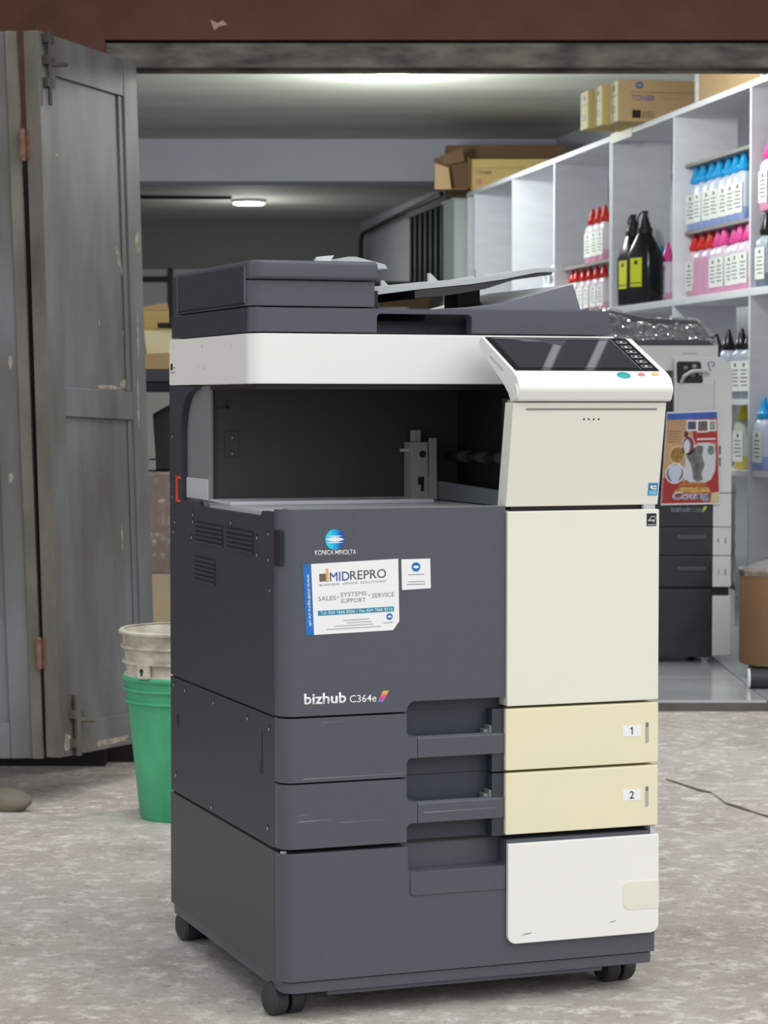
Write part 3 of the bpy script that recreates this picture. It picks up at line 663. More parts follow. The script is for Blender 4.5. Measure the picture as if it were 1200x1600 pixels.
# cream fronts at the right
def lean(z): return -0.028*(z-0.7655)/(0.923-0.7655)
up = obj('upper_front_cover', pr([(lean(0.7655), 0.7655), (lean(0.9245), 0.9245), (lean(0.9245)+0.032, 0.9245), (0.034, 0.7655)], 'x', 0.3590, 0.6168), cream, PC, bevel=0.0018)
def upz(bm, x0, x1, z0, z1, t=0.0006):
    v = box(bm, x0, x1, 0, 1, z0, z1)
    for q in v: q.co.y = lean(q.co.z) - t + q.co.y*(t+0.0004)
    return bm
obj('grip_line', upz(B(), 0.3805, 0.6010, 0.9125, 0.9158), mat('groove_brown', (150, 144, 134), 0.6), up)
for q in range(4): obj('indicator', upz(B(), 0.4772+0.0082*q, 0.4796+0.0082*q, 0.8975, 0.9000), print_k, up)
obj('eco_badge', upz(B(), 0.5975, 0.6140, 0.7800, 0.7995), mat('badge_blue', (70, 130, 180), 0.4), up)
obj('eco_badge_field', upz(B(), 0.5990, 0.6125, 0.7810, 0.7880, 0.0009), mat('badge_pale_blue', (120, 190, 225), 0.4), up)
obj('lettering', text_mesh('e', lambda a, b, c: (0.6008+a, lean(0.79)-0.0012-c, 0.7885+b), 0.0105, 0.0098, bold=0.012), print_w, up, smooth=False)
mid = obj('middle_front_cover', bbox(0.3598, 0.6172, -0.005, 0.03, 0.4605, 0.7585), cream, PC, bevel=0.002)
obj('energy_badge', bbox(0.5950, 0.6115, -0.0056, -0.0048, 0.7325, 0.7520), print_k, mid)
bm = B(); tube(bm, [(0.5985, -0.0058, 0.7405), (0.602, -0.0058, 0.7470), (0.6075, -0.0058, 0.7475), (0.610, -0.0058, 0.744)], 0.0005, 4)
obj('badge_arc', bm, print_w, mid)
obj('lettering', text_mesh('energy', lambda a, b, c: (0.5970+a, -0.0058-c, 0.7385+b), 0.0125, 0.004, shear=0.3), print_w, mid, smooth=False)
obj('print_line', bbox(0.5965, 0.610, -0.0060, -0.0055, 0.7338, 0.7355), s1g, mid)
obj('hinge_block', bbox(0.592, 0.612, 0.0, 0.02, 0.7585, 0.766), lgrey, PC)
obj('hinge_block', bbox(0.606, 0.6145, -0.001, 0.02, 0.2495, 0.262), lgrey, PC)
# control panel
prof = rpoly([(-0.010, 0.9255), (-0.036, 0.9265), (-0.044, 0.945), (-0.036, 0.961), (-0.020, 0.9715), (0.105, 1.0265), (0.116, 1.0225), (0.112, 1.006), (0.022, 0.955), (0.0, 0.938)], [0.002, 0.006, 0.012, 0.012, 0.004, 0.003, 0.006, 0.004, 0.01, 0.004], 5)
cpn = obj('control_panel', pr(prof, 'x', 0.3620, 0.6215), white, PC, bevel=0.002, label='tilted white control panel with touch screen')
e_s = Vector((0, 0.125, 0.0550)); n_s = Vector((0, -0.0550, 0.125)).normalized()
def CP(x, s, d=0.0): return Vector((x, -0.020, 0.9715)) + e_s*s + n_s*d
def slab_cp(bm, pts, d0, d1):
    A = [bm.verts.new(CP(x, s, d0)) for x, s in pts]; C2 = [bm.verts.new(CP(x, s, d1)) for x, s in pts]
    bm.faces.new(A); bm.faces.new(C2[::-1])
    for i in range(len(pts)): bm.faces.new((A[i], A[(i+1) % len(pts)], C2[(i+1) % len(pts)], C2[i]))
    return bm
gl = obj('touch_screen', slab_cp(B(), rpoly([(0.367, 0.02), (0.6095, 0.02), (0.6095, 0.985), (0.367, 0.985)], [0.002, 0.004, 0.02, 0.002]), 0, 0.0008), glass_b, cpn)
obj('display', slab_cp(B(), [(0.378, 0.10), (0.578, 0.10), (0.578, 0.90), (0.378, 0.90)], 0.0008, 0.0010), screen_m, cpn)
bm = B()
slab_cp(bm, [(0.376, 0.93), (0.580, 0.93), (0.580, 0.945), (0.376, 0.945)], 0.0008, 0.0011); slab_cp(bm, [(0.5795, 0.06), (0.581, 0.06), (0.581, 0.945), (0.5795, 0.945)], 0.0008, 0.0011)
obj('display_edge', bm, grey, cpn)
for q in range(6):
    s = 0.86 - 0.143*q
    k = obj('panel_key', slab_cp(B(), rpoly([(0.5865, s-0.033), (0.6030, s-0.033), (0.6030, s+0.033), (0.5865, s+0.033)], 0.003, 3), 0.0008, 0.0011), lgrey, cpn)
    obj('key_face', slab_cp(B(), rpoly([(0.5873, s-0.022), (0.6022, s-0.022), (0.6022, s+0.022), (0.5873, s+0.022)], 0.003, 3), 0.0011, 0.0013), glass_b, cpn)
    obj('key_mark', slab_cp(B(), [(0.592, s-0.014), (0.5965, s-0.010), (0.5955, s+0.014), (0.592, s+0.008)], 0.0013, 0.0015), print_w, cpn)
rx_ = Matrix.Rotation(math.atan2(0.0105, 0.016), 4, 'X')
def button(x, y, z, a, b_, m, nm):
    bm = B(); ell(bm, (x, y, z), a, b_, 0.0022, 18, 8, rx_); obj(nm, bm, m, cpn)
button(0.543, -0.0288, 0.9662, 0.0115, 0.0085, mat('teal_button', (20, 165, 165), 0.25), 'start_button')
button(0.5735, -0.0275, 0.9675, 0.0058, 0.0040, mat('pink_button', (222, 138, 140), 0.35), 'stop_button')
button(0.598, -0.0265, 0.9685, 0.0068, 0.0036, mat('pale_yellow_button', (236, 208, 140), 0.35), 'reset_button')
bm = B(); cyl(bm, (0.3595, -0.0285, 0.9405), (0.3640, -0.0285, 0.9405), 0.0125, 24); obj('panel_hinge_cap', bm, white, cpn)
obj('panel_side_inset', pr([(0.020, 0.972), (0.070, 0.994), (0.0685, 0.9975), (0.0185, 0.9755)], 'x', 0.3614, 0.3622), lgrey, cpn)
bm = B(); box(bm, 0.366, 0.6195, -0.020, 0.01, 0.9235, 0.9285); obj('panel_shadow_gap', bm, mat('warm_gap', (150, 145, 135), 0.6), cpn)

# ------------------------------------------------------------------ buckets
bp_ = at_z(240, 1290, 0); bx, by = -0.452, 5.33
green = mat('green_bucket_plastic', (84, 190, 140), 0.45, var=(14, 0.25, 8, (1, 1, 0.4)), rgb2=(64, 160, 114))
dirtyw = mat('dirty_white_bucket_plastic', (222, 217, 204), 0.5, var=(14, 0.4, 9, (1, 1, 2)), rgb2=(160, 148, 128))
def bucket(name, label, z0, r0, r1, h, m, tabang, two):
    t = thing(name, label, 'bucket', (bx, by, z0))
    s = lambda q: r0 + (r1-r0)*q
    bm = lathe(B(), [(r0-0.012, 0.004), (r0-0.004, 0.0), (r0, 0.006), (s(0.5), h*0.5), (s(0.74), h*0.74), (s(1), h-0.002), (s(1), h), (s(1)-0.004, h), (s(0.74)-0.004, h*0.74), (r0-0.004, 0.012), (0.001, 0.012)], 48)
    obj('body', bm, m, t)
    for zz in two:
        q = zz/h; bm = B()
        lathe(bm, [(s(q)-0.002, zz-0.004), (s(q)+0.007, zz-0.003), (s(q)+0.007, zz+0.002), (s(q)-0.002, zz+0.003)], 48, cap=False); obj('rib', bm, m, t)
    bm = B(); lathe(bm, [(s(1)-0.003, h-0.006), (s(1)+0.007, h-0.006), (s(1)+0.008, h-0.001), (s(1)+0.004, h+0.003), (s(1)-0.004, h+0.002)], 48, cap=False); obj('rim', bm, m, t)
    for a in (tabang, tabang+PI):
        q = (two[0]+0.016)/h; bm = bbox(-0.014, 0.014, -0.012, 0.004, -0.016, 0.016)
        lug = obj('handle_lug', bm, m, t, bevel=0.003); lug.location = ((s(q)+0.006)*math.cos(a), (s(q)+0.006)*math.sin(a), two[0]+0.014); lug.rotation_euler = (0, 0, a+PI/2)
        bm = B(); cyl(bm, (0, -0.0135, 0.002), (0, -0.010, 0.002), 0.005, 10); cyl(bm, (0, -0.0132, -0.006), (0, -0.010, -0.006), 0.003, 8); lg = obj('lug_hole', bm, black, lug)
    return t
sp_ = 3753/5.33
G_Z = 0.0
bucket('bucket', 'green plastic bucket standing on the concrete beside the copier', G_Z, 0.093, 0.124, 0.318, green, math.radians(-81), (0.265, 0.292))
bucket('bucket', 'dirty white plastic bucket nested inside the green one', G_Z+0.105, 0.096, 0.131, 0.315, dirtyw, math.radians(-123), (0.2175, 0.247, 0.281))

# ------------------------------------------------------------------ shelves on the right
shelf_w = mat('white_shelf_paint', (226, 227, 234), 0.6, var=(7, 0.07, 5, (1, 1, 4)))
shelf_e = mat('white_shelf_edge', (236, 240, 240), 0.6)
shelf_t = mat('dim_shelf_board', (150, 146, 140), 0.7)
def shelf_unit(label, y0, y1, panels, tiers, lower):
    t = thing('shelf_unit', label, 'shelf', S_O, TH)
    obj('top_board', bbox(0.0, 0.72, y0, y1, 2.043, 2.066), shelf_w, t, bevel=0.002)
    obj('shelf_board', bbox(0.0, 0.30, y0, y1, 1.302, 1.330), shelf_w, t, bevel=0.002)
    for yy in panels:
        obj('panel', bbox(0.002, 0.262, yy-0.009, yy+0.009, 1.330, 2.043), shelf_w, t, bevel=0.001)
        obj('panel', bbox(0.002, 0.262, yy-0.009, yy+0.009, FLOOR, 1.302), shelf_w, t, bevel=0.001)
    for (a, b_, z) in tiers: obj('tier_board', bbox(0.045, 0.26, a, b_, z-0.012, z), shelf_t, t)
    for (a, b_, z) in lower: obj('shelf_board', bbox(0.01, 0.26, a, b_, z-0.022, z), shelf_w, t, bevel=0.001)
    return t
near_u = shelf_unit('white open shelf unit nearest the doorway, holding blue and pink toner bottles', 0.0, 2.425, [0.01, 0.618, 1.53, 2.415],
                    [(0.63, 1.52, 1.592), (0.63, 1.52, 1.855), (0.02, 0.608, 1.60)],
                    [(0.02, 0.608, 0.68), (0.63, 1.52, 0.935), (0.63, 1.52, 0.675), (1.54, 2.40, 0.80)])
far_u = shelf_unit('white open shelf unit farther inside the shop, holding rows of red-capped bottles', 2.432, 5.30, [2.442, 3.40, 4.24, 5.12, 5.29],
                   [(2.452, 3.39, 1.552)], [(2.452, 3.39, 0.80)])
tp = B(); a = sh(955, 212); b_ = sh(983, 204)
box(tp, -0.003, 0.0, 2.10, 2.42, 2.030, 2.072); obj('tape_strip', tp, mat('masking_tape', (224, 222, 208), 0.6), near_u)
wp = thing('wooden_post', 'white painted post at the far end of the shelves', 'post', SP(0.0, 5.62, FLOOR), TH)
obj('shaft', bbox(0, 0.10, 0, 0.30, 0, 2.02), mat('pale_green_white_paint', (214, 224, 220), 0.6), wp, bevel=0.002); obj('cap', bbox(-0.01, 0.11, -0.01, 0.31, 2.02, 2.032), shelf_e, wp)

# ------------------------------------------------------------------ toner bottles
ink = mat('label_ink', (50, 52, 58), 0.6); labw = mat('bottle_label_paper', (238, 240, 236), 0.55)
def plastic(nm, c, r=0.28): return mat(nm, c, r, spec=0.5)
COLS = {'blue': ((30, 160, 226), (206, 214, 236), (150, 170, 226)), 'magenta': ((232, 78, 160), (226, 208, 226), (226, 156, 192)), 'red': ((212, 44, 44), (228, 214, 226), (222, 164, 192)),
        'yellow': ((240, 220, 60), (206, 214, 200), (206, 186, 96)), 'black': ((20, 21, 24), (176, 188, 204), (120, 130, 148)), 'plain': ((212, 44, 44), (214, 188, 218), (220, 160, 194))}
BM_ = {}
for k, (c, s, f) in COLS.items():
    BM_[k] = (plastic(k+'_cap', c), plastic(k+'_bottle_shoulder', s), plastic(k+'_toner_fill', f))
def super_ring_body(bm, a, b_, mi_split):
    prof = [(0.90, 0.0), (1.0, 0.006), (1.0, 0.05), (1.0, 0.10), (1.0, 0.150), (0.94, 0.165), (0.72, 0.177), (0.45, 0.184), (0.42, 0.188)]
    rings = []; n = 20
    for (r, z) in prof:
        ring = []
        pw = 4.2 if z < 0.168 else 2.4
        for i in range(n):
            t = 2*PI*i/n; ca, sa = math.cos(t), math.sin(t)
            x = math.copysign(abs(ca)**(2/pw), ca); y = math.copysign(abs(sa)**(2/pw), sa)
            kx = b_ if r > 0.5 else 0.034
            ky = a if r > 0.5 else 0.036
            ring.append(bm.verts.new((kx*r*x, ky*r*y, z)))
        rings.append(ring)
    for q in range(len(rings)-1):
        for i in range(n):
            j = (i+1) % n
            f = bm.faces.new((rings[q][i], rings[q][j], rings[q+1][j], rings[q+1][i])); f.material_index = 1 if q < mi_split else 0
    f = bm.faces.new(rings[0][::-1]); f.material_index = 1
    bm.faces.new(rings[-1])
BPROTO = {}
def bottle(kind, pos, label, group, rot=0.0, labelled=True, s=1.0, cap=None):
    key = (kind, labelled)
    t = thing('toner_bottle', label, 'bottle', pos, TH+rot, group); t.scale = (s, s, s)
    if key not in BPROTO:
        cm, sm, fm = BM_[kind]
        bm = B(); super_ring_body(bm, 0.044, 0.028, 2 if kind != 'plain' else 4); body = obj('body', bm, [sm, fm], t, angle=60)
        bm = lathe(B(), [(0.024, 0.184), (0.026, 0.187), (0.026, 0.202), (0.022, 0.206), (0.0165, 0.225), (0.010, 0.246), (0.0065, 0.258), (0.003, 0.262)], 16); cp_ = obj('cap', bm, cm, t)
        bm = B(); tube(bm, [(0, 0.022, 0.200), (0, 0.024, 0.225), (0, 0.016, 0.246), (0, 0.004, 0.254)], 0.0028, 6); lp = obj('cap_strap', bm, cm, cp_)
        parts = [body, cp_, lp]
        if labelled:
            bm = bbox(-0.0292, -0.0268, -0.037, 0.037, 0.028, 0.140); lb = obj('label', bm, labw, t)
            bm = B(); box(bm, -0.0296, -0.0291, -0.006, 0.006, 0.118, 0.131)
            for q, (w0, w1) in enumerate(((-0.022, 0.022), (-0.016, 0.018), (-0.026, 0.024), (-0.02, 0.026), (-0.026, 0.016))): box(bm, -0.0296, -0.0291, w0, w1, 0.104-0.014*q, 0.1075-0.014*q)
            pt = obj('label_print', bm, ink, lb); parts += [lb, pt]
        BPROTO[key] = [(p_, p_.parent) for p_ in parts]
    else:
        new = {}
        for p_, par in BPROTO[key]:
            o = p_.copy(); COL.objects.link(o); o.parent = new.get(par, t); new[p_] = o
    return t
def shelf_pos(u, z, dep):
    v = 627 - (z+0.12-CAM_H)*F_PX/9.2
    for _ in range(4):
        a, b_, zz = sh(u, v, dep); v += (zz-(z+0.12))*F_PX/9.5
    return SP(dep, b_, z), b_
jit = lambda: random.uniform(-0.10, 0.10)
def row(us, kind, z, label, group, dep=0.078, gap=0.094, ymax=9, last=None, **k):
    for u in us:
        p_, b_ = shelf_pos(u, z, dep)
        b_ = min(b_, ymax)
        if last is not None and last-b_ < gap: b_ = last-gap
        last = b_
        bottle(kind, SP(dep+random.uniform(-0.007, 0.007), b_, z), label, group, 0.13+random.uniform(-0.07, 0.07), **k)
    return last
row((1073, 1086, 1099, 1115, 1127, 1144, 1157), 'blue', 1.5925, 'blue-capped toner bottle with white label in the row on the upper tier', 'blue-capped bottles on the upper tier', ymax=1.468)
q_ = row((1071,), 'red', 1.3305, 'red-capped pink toner bottle with white label, beside the unlabelled ones', None, ymax=1.468)
q_ = row((1085, 1098), 'plain', 1.3305, 'red-capped pink toner bottle without a label, under the blue-capped row', 'unlabelled red-capped bottles', labelled=False, last=q_)
row((1113, 1126, 1140, 1153, 1164), 'magenta', 1.3305, 'magenta-capped pink toner bottle in the row under the blue-capped bottles', 'magenta-capped bottles in a row', last=q_, gap=0.092)
row((926, 937, 947), 'red', 1.5525, 'red-capped toner bottle on the tier board of the farther unit', 'red-capped bottles on the tier board', s=0.95)
row((893, 902, 911, 921, 933, 944), 'red', 1.3305, 'red-capped toner bottle in the lower row of the farther unit', 'red-capped bottles in the lower row', ymax=3.345, s=0.82)
row((1036,), 'blue', 1.3305, 'blue-capped toner bottle between the black bottles and a magenta-capped one', None, dep=0.20)
row((1046,), 'magenta', 1.3305, 'magenta-capped toner bottle standing behind the large black bottles', None, dep=0.17)
row((1141, 1158, 1170), 'black', 0.9355, 'black-capped grey toner bottle on the shelf right of the wrapped copier', 'black-capped grey bottles', dep=0.078)
row((1163,), 'yellow', 0.6755, 'yellow-capped toner bottle below the black-capped grey bottles', None)
row((1191,), 'blue', 0.6805, 'blue-capped bottle alone on the low shelf above the cardboard drum', None, s=1.0, dep=0.032, ymax=0.545)
row((1193,), 'black', 1.3305, 'black-capped grey bottle in the compartment nearest the doorway', None, s=1.0, dep=0.034, ymax=0.545)
row((1203,), 'magenta', 1.6005, 'magenta-capped bottle on the tier board nearest the doorway', None, s=1.0, dep=0.055, ymax=0.545)

# two large black toner bottles
yel = mat('fluorescent_yellow_label', (226, 232, 30), 0.5)
def black_bottle(b_, dep, rot, label):
    t = thing('developer_bottle', label, 'bottle', SP(dep, b_, 1.3305), TH+rot)
    gl_ = mat('glossy_black_plastic', (14, 15, 16), 0.22)
    bm = B(); n = 20; rings = []
    for (a, d, z, pw) in ((0.066, 0.040, 0, 5), (0.072, 0.046, 0.01, 5), (0.075, 0.048, 0.12, 5), (0.075, 0.048, 0.205, 5), (0.055, 0.040, 0.25, 3.5), (0.03, 0.028, 0.298, 2.2), (0.026, 0.026, 0.305, 2)):
        rings.append([bm.verts.new((d*math.copysign(abs(math.cos(2*PI*i/n))**(2/pw), math.cos(2*PI*i/n)), a*math.copysign(abs(math.sin(2*PI*i/n))**(2/pw), math.sin(2*PI*i/n)), z)) for i in range(n)])
    for q in range(len(rings)-1):
        for i in range(n): bm.faces.new((rings[q][i], rings[q][(i+1) % n], rings[q+1][(i+1) % n], rings[q+1][i]))
    bm.faces.new(rings[0][::-1]); bm.faces.new(rings[-1]); obj('body', bm, gl_, t, angle=50)
    bm = lathe(B(), [(0.032, 0.300), (0.033, 0.318), (0.027, 0.322), (0.012, 0.372), (0.011, 0.385), (0.014, 0.386), (0.014, 0.392)], 16); cp_ = obj('cap', bm, black, t)
    bm = B(); tube(bm, [(0.0, 0.028, 0.318), (0, 0.046, 0.340), (0, 0.046, 0.368), (0, 0.028, 0.386), (0, 0.006, 0.389)], 0.0035, 6); obj('cap_strap', bm, black, cp_)
    lb = obj('label', bbox(-0.0495, -0.0475, -0.036, 0.036, 0.075, 0.195), yel, t)
    bm = B(); box(bm, -0.0500, -0.0494, -0.010, 0.010, 0.168, 0.184); box(bm, -0.0500, -0.0494, -0.034, 0.034, 0.088, 0.092); obj('label_print', bm, print_k, lb)
black_bottle(2.325, 0.072, 0.18, 'large black bottle with yellow label, partly hidden by the other black one')
black_bottle(2.13, 0.066, 0.42, 'large black bottle with yellow label in front, beside blue and magenta caps')

# ------------------------------------------------------------------ boxes on the shelves
card = mat('cardboard', (196, 164, 120), 0.8, var=(5, 0.12, 4)); card_y = mat('yellow_cardboard', (206, 176, 112), 0.8, var=(5, 0.1, 4)); card_d = mat('brown_cardboard', (120, 92, 66), 0.85, var=(5, 0.15, 4))
card_c = mat('cream_box_board', (226, 216, 176), 0.75); purple = mat('print_purple', (132, 118, 170), 0.7); wtape = mat('white_tape', (228, 226, 224), 0.5, var=(30, 0.25, 3))
def carton(name, label, loc, rotz, L_, D_, H_, m, cat='box', group=None, seams=True):
    t = thing(name, label, cat, loc, rotz, group)
    obj('carton_body', bbox(0, L_, 0, D_, 0, H_), m, t, bevel=0.003)
    if seams:
        obj('flap_seam', bbox(-0.0006, L_+0.0006, D_*0.5-0.001, D_*0.5+0.001, H_-0.02, H_+0.0006), card_d, t)
    return t
TB_H = 0.170
for i, (sy0, over) in enumerate(((1.905, -0.118), (2.035, -0.148), (2.165, -0.172))):
    nm = ('slim cream-ended toner carton nearest the doorway, with printed side', 'slim cream-ended toner carton between two others', 'slim cream-ended toner carton farthest from the doorway')[i]
    t = carton('toner_carton', nm, SP(over, sy0, 2.0665), TH, 0.40, 0.118, TB_H*(1.0 - 0.03*i), card_y if i else card, group=None, seams=False)
    H_ = TB_H*(1.0-0.03*i)
    e_ = obj('end_face', bbox(-0.0012, 0.0, 0.002, 0.116, 0.003, H_-0.003), card_c, t)
    bm = B(); box(bm, -0.0018, -0.0011, 0.012, 0.108, H_*0.63, H_*0.64)
    for q in range(3): box(bm, -0.0018, -0.0011, 0.03, 0.09, H_*(0.25+0.06*q), H_*(0.265+0.06*q))
    box(bm, -0.0018, -0.0011, 0.045, 0.07, H_*0.76, H_*0.88); obj('end_print', bm, purple if i == 2 else print_k, e_)
    if i == 0:
        def fs(x0, z0): return lambda a, b, c: (x0+a, -0.0008-c, z0+b)
        obj('lettering', text_mesh('TONER', fs(0.055, H_*0.50), 0.10, 0.024, bold=0.02), purple, t, smooth=False)
        obj('print_line', bbox(0.05, 0.39, -0.0010, 0, H_*0.70, H_*0.712), print_g, t)
        obj('print_line', bbox(0.18, 0.26, -0.0010, 0, H_*0.53, H_*0.59), mat('print_faint', (176, 150, 130), 0.7), t)
        bm = B(); prism(bm, [(0.09+0.018*math.cos(a*PI/12), H_*0.87+0.014*math.sin(a*PI/12)) for a in range(24)], 'y', -0.001, 0); obj('globe_emblem', bm, mat('print_blue_box', (70, 105, 170), 0.6), t, smooth=False)
        bm = B(); lens(bm, 0.09, H_*0.87, 0.013, 0.004, -0.0014, -0.001); obj('emblem_bands', bm, card, t, smooth=False)
        obj('print_block', bbox(0.06, 0.096, -0.001, 0, H_*0.09, H_*0.28), print_k, t); bm = B()
        for q in range(3): box(bm, 0.10, 0.15, -0.001, 0, H_*(0.11+0.055*q), H_*(0.13+0.055*q))
        obj('print_line', bm, print_g, t)
# large carton by the doorway end, face along the shelf edge
t = carton('large_carton', 'large tan carton with white taped edges on the shelf top', SP(0.06, 0.675, 2.0665), TH, 0.45, 0.72, 0.34, card, seams=False)
obj('tape_edge', bbox(-0.003, 0.06, 0.72, 0.760, 0.0, 0.34), wtape, t); obj('tape_edge', bbox(-0.002, 0.03, -0.02, 0.0, 0.0, 0.34), wtape, t)
t = carton('long_carton', 'tan carton next to the large taped carton on the shelf top', SP(0.08, 0.10, 2.0665), TH, 0.4, 0.52, 0.30, card, seams=True)
# cartons at the far end, seen end on
p0 = at_y(734, 300, 13.05)
t = carton('toner_carton', 'long yellow carton lying across the far end of the shelf top', (p0.x, 13.05, 2.0665), 0, 0.58, 0.26, 0.168, card_y, seams=False)
obj('lettering', text_mesh('TONER', lambda a, b, c: (0.035+a, -0.0008-c, 0.085+b), 0.085, 0.02, bold=0.01), print_g, t, smooth=False)
obj('print_line', bbox(0.02, 0.56, -0.001, 0, 0.118, 0.120), print_g, t); obj('print_block', bbox(0.035, 0.065, -0.001, 0, 0.03, 0.06), mat('print_pink', (200, 120, 110), 0.6), t)
p0 = at_y(697, 300, 13.36)
t = carton('large_carton', 'brown carton behind the long yellow one at the far end', (p0.x, 13.36, 2.0665), 0, 0.66, 0.26, 0.275, card_d)
p0 = at_y(679, 312, 13.0)
t = thing('open_carton', 'open carton with bent flaps overhanging the far end of the shelf', 'box', (p0.x, 13.0, 2.0665))
bm = B(); box(bm, 0, 0.19, 0.10, 0.11, 0, 0.18); box(bm, 0.0, 0.01, 0.0, 0.10, 0, 0.13); box(bm, 0.18, 0.19, 0.0, 0.1, 0, 0.17); box(bm, 0, 0.19, 0, 0.1, 0, 0.008); obj('carton_body', bm, card_d, t)
obj('flap', pr([(0.0, 0.0), (0.09, 0.0), (0.075, 0.115), (0.0, 0.14)], 'y', -0.01, 0.0), card, t); obj('flap', pr([(0.05, 0.13), (0.16, 0.15), (0.15, 0.22), (0.03, 0.18)], 'y', -0.005, 0.004), card_d, t)

# white jug with loop handle behind the feed tray
pj, bj = shelf_pos(852, 1.33, 0.10)
t = thing('plastic_jug', 'white plastic jug with loop handle on the far shelf', 'jug', SP(0.06, 3.62, 1.3305), TH)
wj = plastic('jug_white', (214, 220, 224), 0.35)
obj('body', lathe(B(), [(0.07, 0), (0.075, 0.01), (0.075, 0.11), (0.06, 0.14), (0.03, 0.17), (0.024, 0.185)], 24), wj, t)
bm = B(); tube(bm, [(-0.03, 0.05, 0.12), (-0.03, 0.06, 0.19), (-0.03, 0.03, 0.225), (-0.03, -0.01, 0.22), (-0.03, -0.03, 0.15)], 0.009, 8); obj('handle', bm, wj, t)
obj('cap', lathe(B(), [(0.026, 0.185), (0.026, 0.21), (0.018, 0.225), (0.008, 0.25)], 16), shelf_e, t)

# dark upright bars beyond the shelf
ra, rb = sh(696, 360, 0.46)[1]-0.1, sh(637, 370, 0.46)[1]
t = thing('bar_rack', 'dark rack of upright bars against the rear right wall', 'rack', SP(0.46, ra, FLOOR), TH)
RL = rb-ra
obj('back_sheet', bbox(0.06, 0.08, 0, RL, 0, 2.24), black, t)
bar = None
for q in range(8):
    y = 0.05+(RL-0.15)*q/7
    if bar is None: bar = obj('bar', bbox(0, 0.03, 0, 0.035, 0, 2.22), mat('dark_bar', (46, 48, 46), 0.5), t); bar.location = (0, y, 0)
    else: link_copy(bar, t, (0, y, 0))
obj('rail', bbox(-0.01, 0.05, 0, RL, 1.52, 1.56), black, t); obj('rail', bbox(-0.01, 0.05, 0, RL, 2.2, 2.24), black, t)
# brown board in front of it
p0 = at_y(545, 425, 13.2)
t = thing('wooden_counter', 'dark brown wooden counter deep inside the shop', 'counter', (p0.x-0.3, 15.0, FLOOR))
obj('counter_top', bbox(-0.02, 0.86, -0.02, 0.62, 1.585, 1.64), mat('dark_wood', (66, 52, 38), 0.6, var=(6, 0.3, 5, (4, 1, 1))), t, bevel=0.004)
for (x, y) in ((0, 0), (0.78, 0), (0, 0.54), (0.78, 0.54)): obj('leg', bbox(x, x+0.06, y, y+0.06, 0, 1.585), mat('dark_wood_leg', (60, 48, 36), 0.6), t)
obj('apron', bbox(0.06, 0.78, 0.01, 0.03, 1.48, 1.585), card_d, t)

# ------------------------------------------------------------------ wrapped second copier
Y2 = 8.2
def q2(u, v): p_ = at_y(u, v, Y2); return p_.x, p_.z
X2L, X2R = 0.575, 1.187
P2 = thing('photocopier', 'plastic-wrapped white and black photocopier inside the shop beside the shelves', 'photocopier', (0, Y2, 0))
w2 = mat('cool_white_plastic', (218, 218, 216), 0.4); k2 = mat('wrapped_black_plastic', (40, 43, 50), 0.28, bump=(12, 0.25, 0.01))
d2m = mat('wrapped_charcoal', (72, 74, 82), 0.3, bump=(14, 0.2, 0.01))
def b2(nm, m, x0, x1, y0, y1, z0, z1, bev=0.003, par=None): return obj(nm, bbox(x0, x1, y0, y1, z0, z1), m, par or P2, bevel=bev)
b2('cabinet', k2, X2L, 1.122, 0.004, 0.44, 0.050, 0.282); b2('cabinet_door', w2, 1.1235, X2R, -0.003, 0.44, 0.056, 0.262, 0.004)
b2('gap_band', black, X2L+0.005, X2R-0.006, 0.012, 0.43, 0.262, 0.292, 0)
for (z0, z1, nm) in ((0.292, 0.398, '2'), (0.400, 0.496, '1')):
    d = b2('drawer', k2, X2L, 1.122, 0.002, 0.40, z0, z1)
    b2('drawer_pull', d2m, 1.0, 1.10, -0.008, 0.004, z0+0.055, z0+0.07, 0.002, d)
    b2('drawer_front', w2, 1.1235, X2R, -0.003, 0.40, z0, z1, 0.003, d)
    obj('number', text_mesh(nm, lambda a, b, c, zz=z0: (1.1405+a, -0.0035-c, zz+0.045+b), 0.006 if nm == '2' else 0.003, 0.014), print_k, d, smooth=False)
    b2('level_slot', print_g, 1.1655, 1.169, -0.0036, 0, z0+0.04, z0+0.062, 0, d)
b2('front_cover', k2, X2L, 1.122, 0.0, 0.40, 0.498, 0.62); b2('side_tower', w2, 1.1235, X2R, -0.003, 0.44, 0.498, 0.612, 0.003)
obj('lettering', text_mesh('bizhub', lambda a, b, c: (0.981+a, -0.0006-c, 0.549+b), 0.066, 0.019, bold=0.02), mat('print_dim_grey', (140, 142, 146), 0.5), P2, smooth=False)
obj('lettering', text_mesh('C220', lambda a, b, c: (1.0525+a, -0.0006-c, 0.5495+b), 0.030, 0.012), mat('print_dim_grey2', (140, 142, 146), 0.5), P2, smooth=False)
obj('colour_flash', pr([(1.084, 0.548), (1.094, 0.548), (1.104, 0.568), (1.094, 0.568)], 'y', -0.001, 0), flash_mat((60, 130, 90), (150, 200, 70), (226, 226, 80), 'green_flash'), P2, smooth=False)
b2('body', k2, X2L, 0.99, 0.03, 0.40, 0.62, 0.99)
tw = rpoly([(0.989, 0.614), (X2R, 0.614), (X2R, 1.077), (0.989, 1.077)], [0, 0, 0.055, 0.012], 8)
tower = obj('tower', pr(tw, 'y', -0.004, 0.36), w2, P2, bevel=0.004)
b2('tower_seam', grey, 1.125, 1.1265, -0.0045, 0, 0.88, 1.0, 0, tower)
b2('tower_face', mat('cool_white_plastic2', (208, 209, 208), 0.4), 0.999, 1.120, -0.008, 0.0, 0.70, 0.985, 0.004, tower)
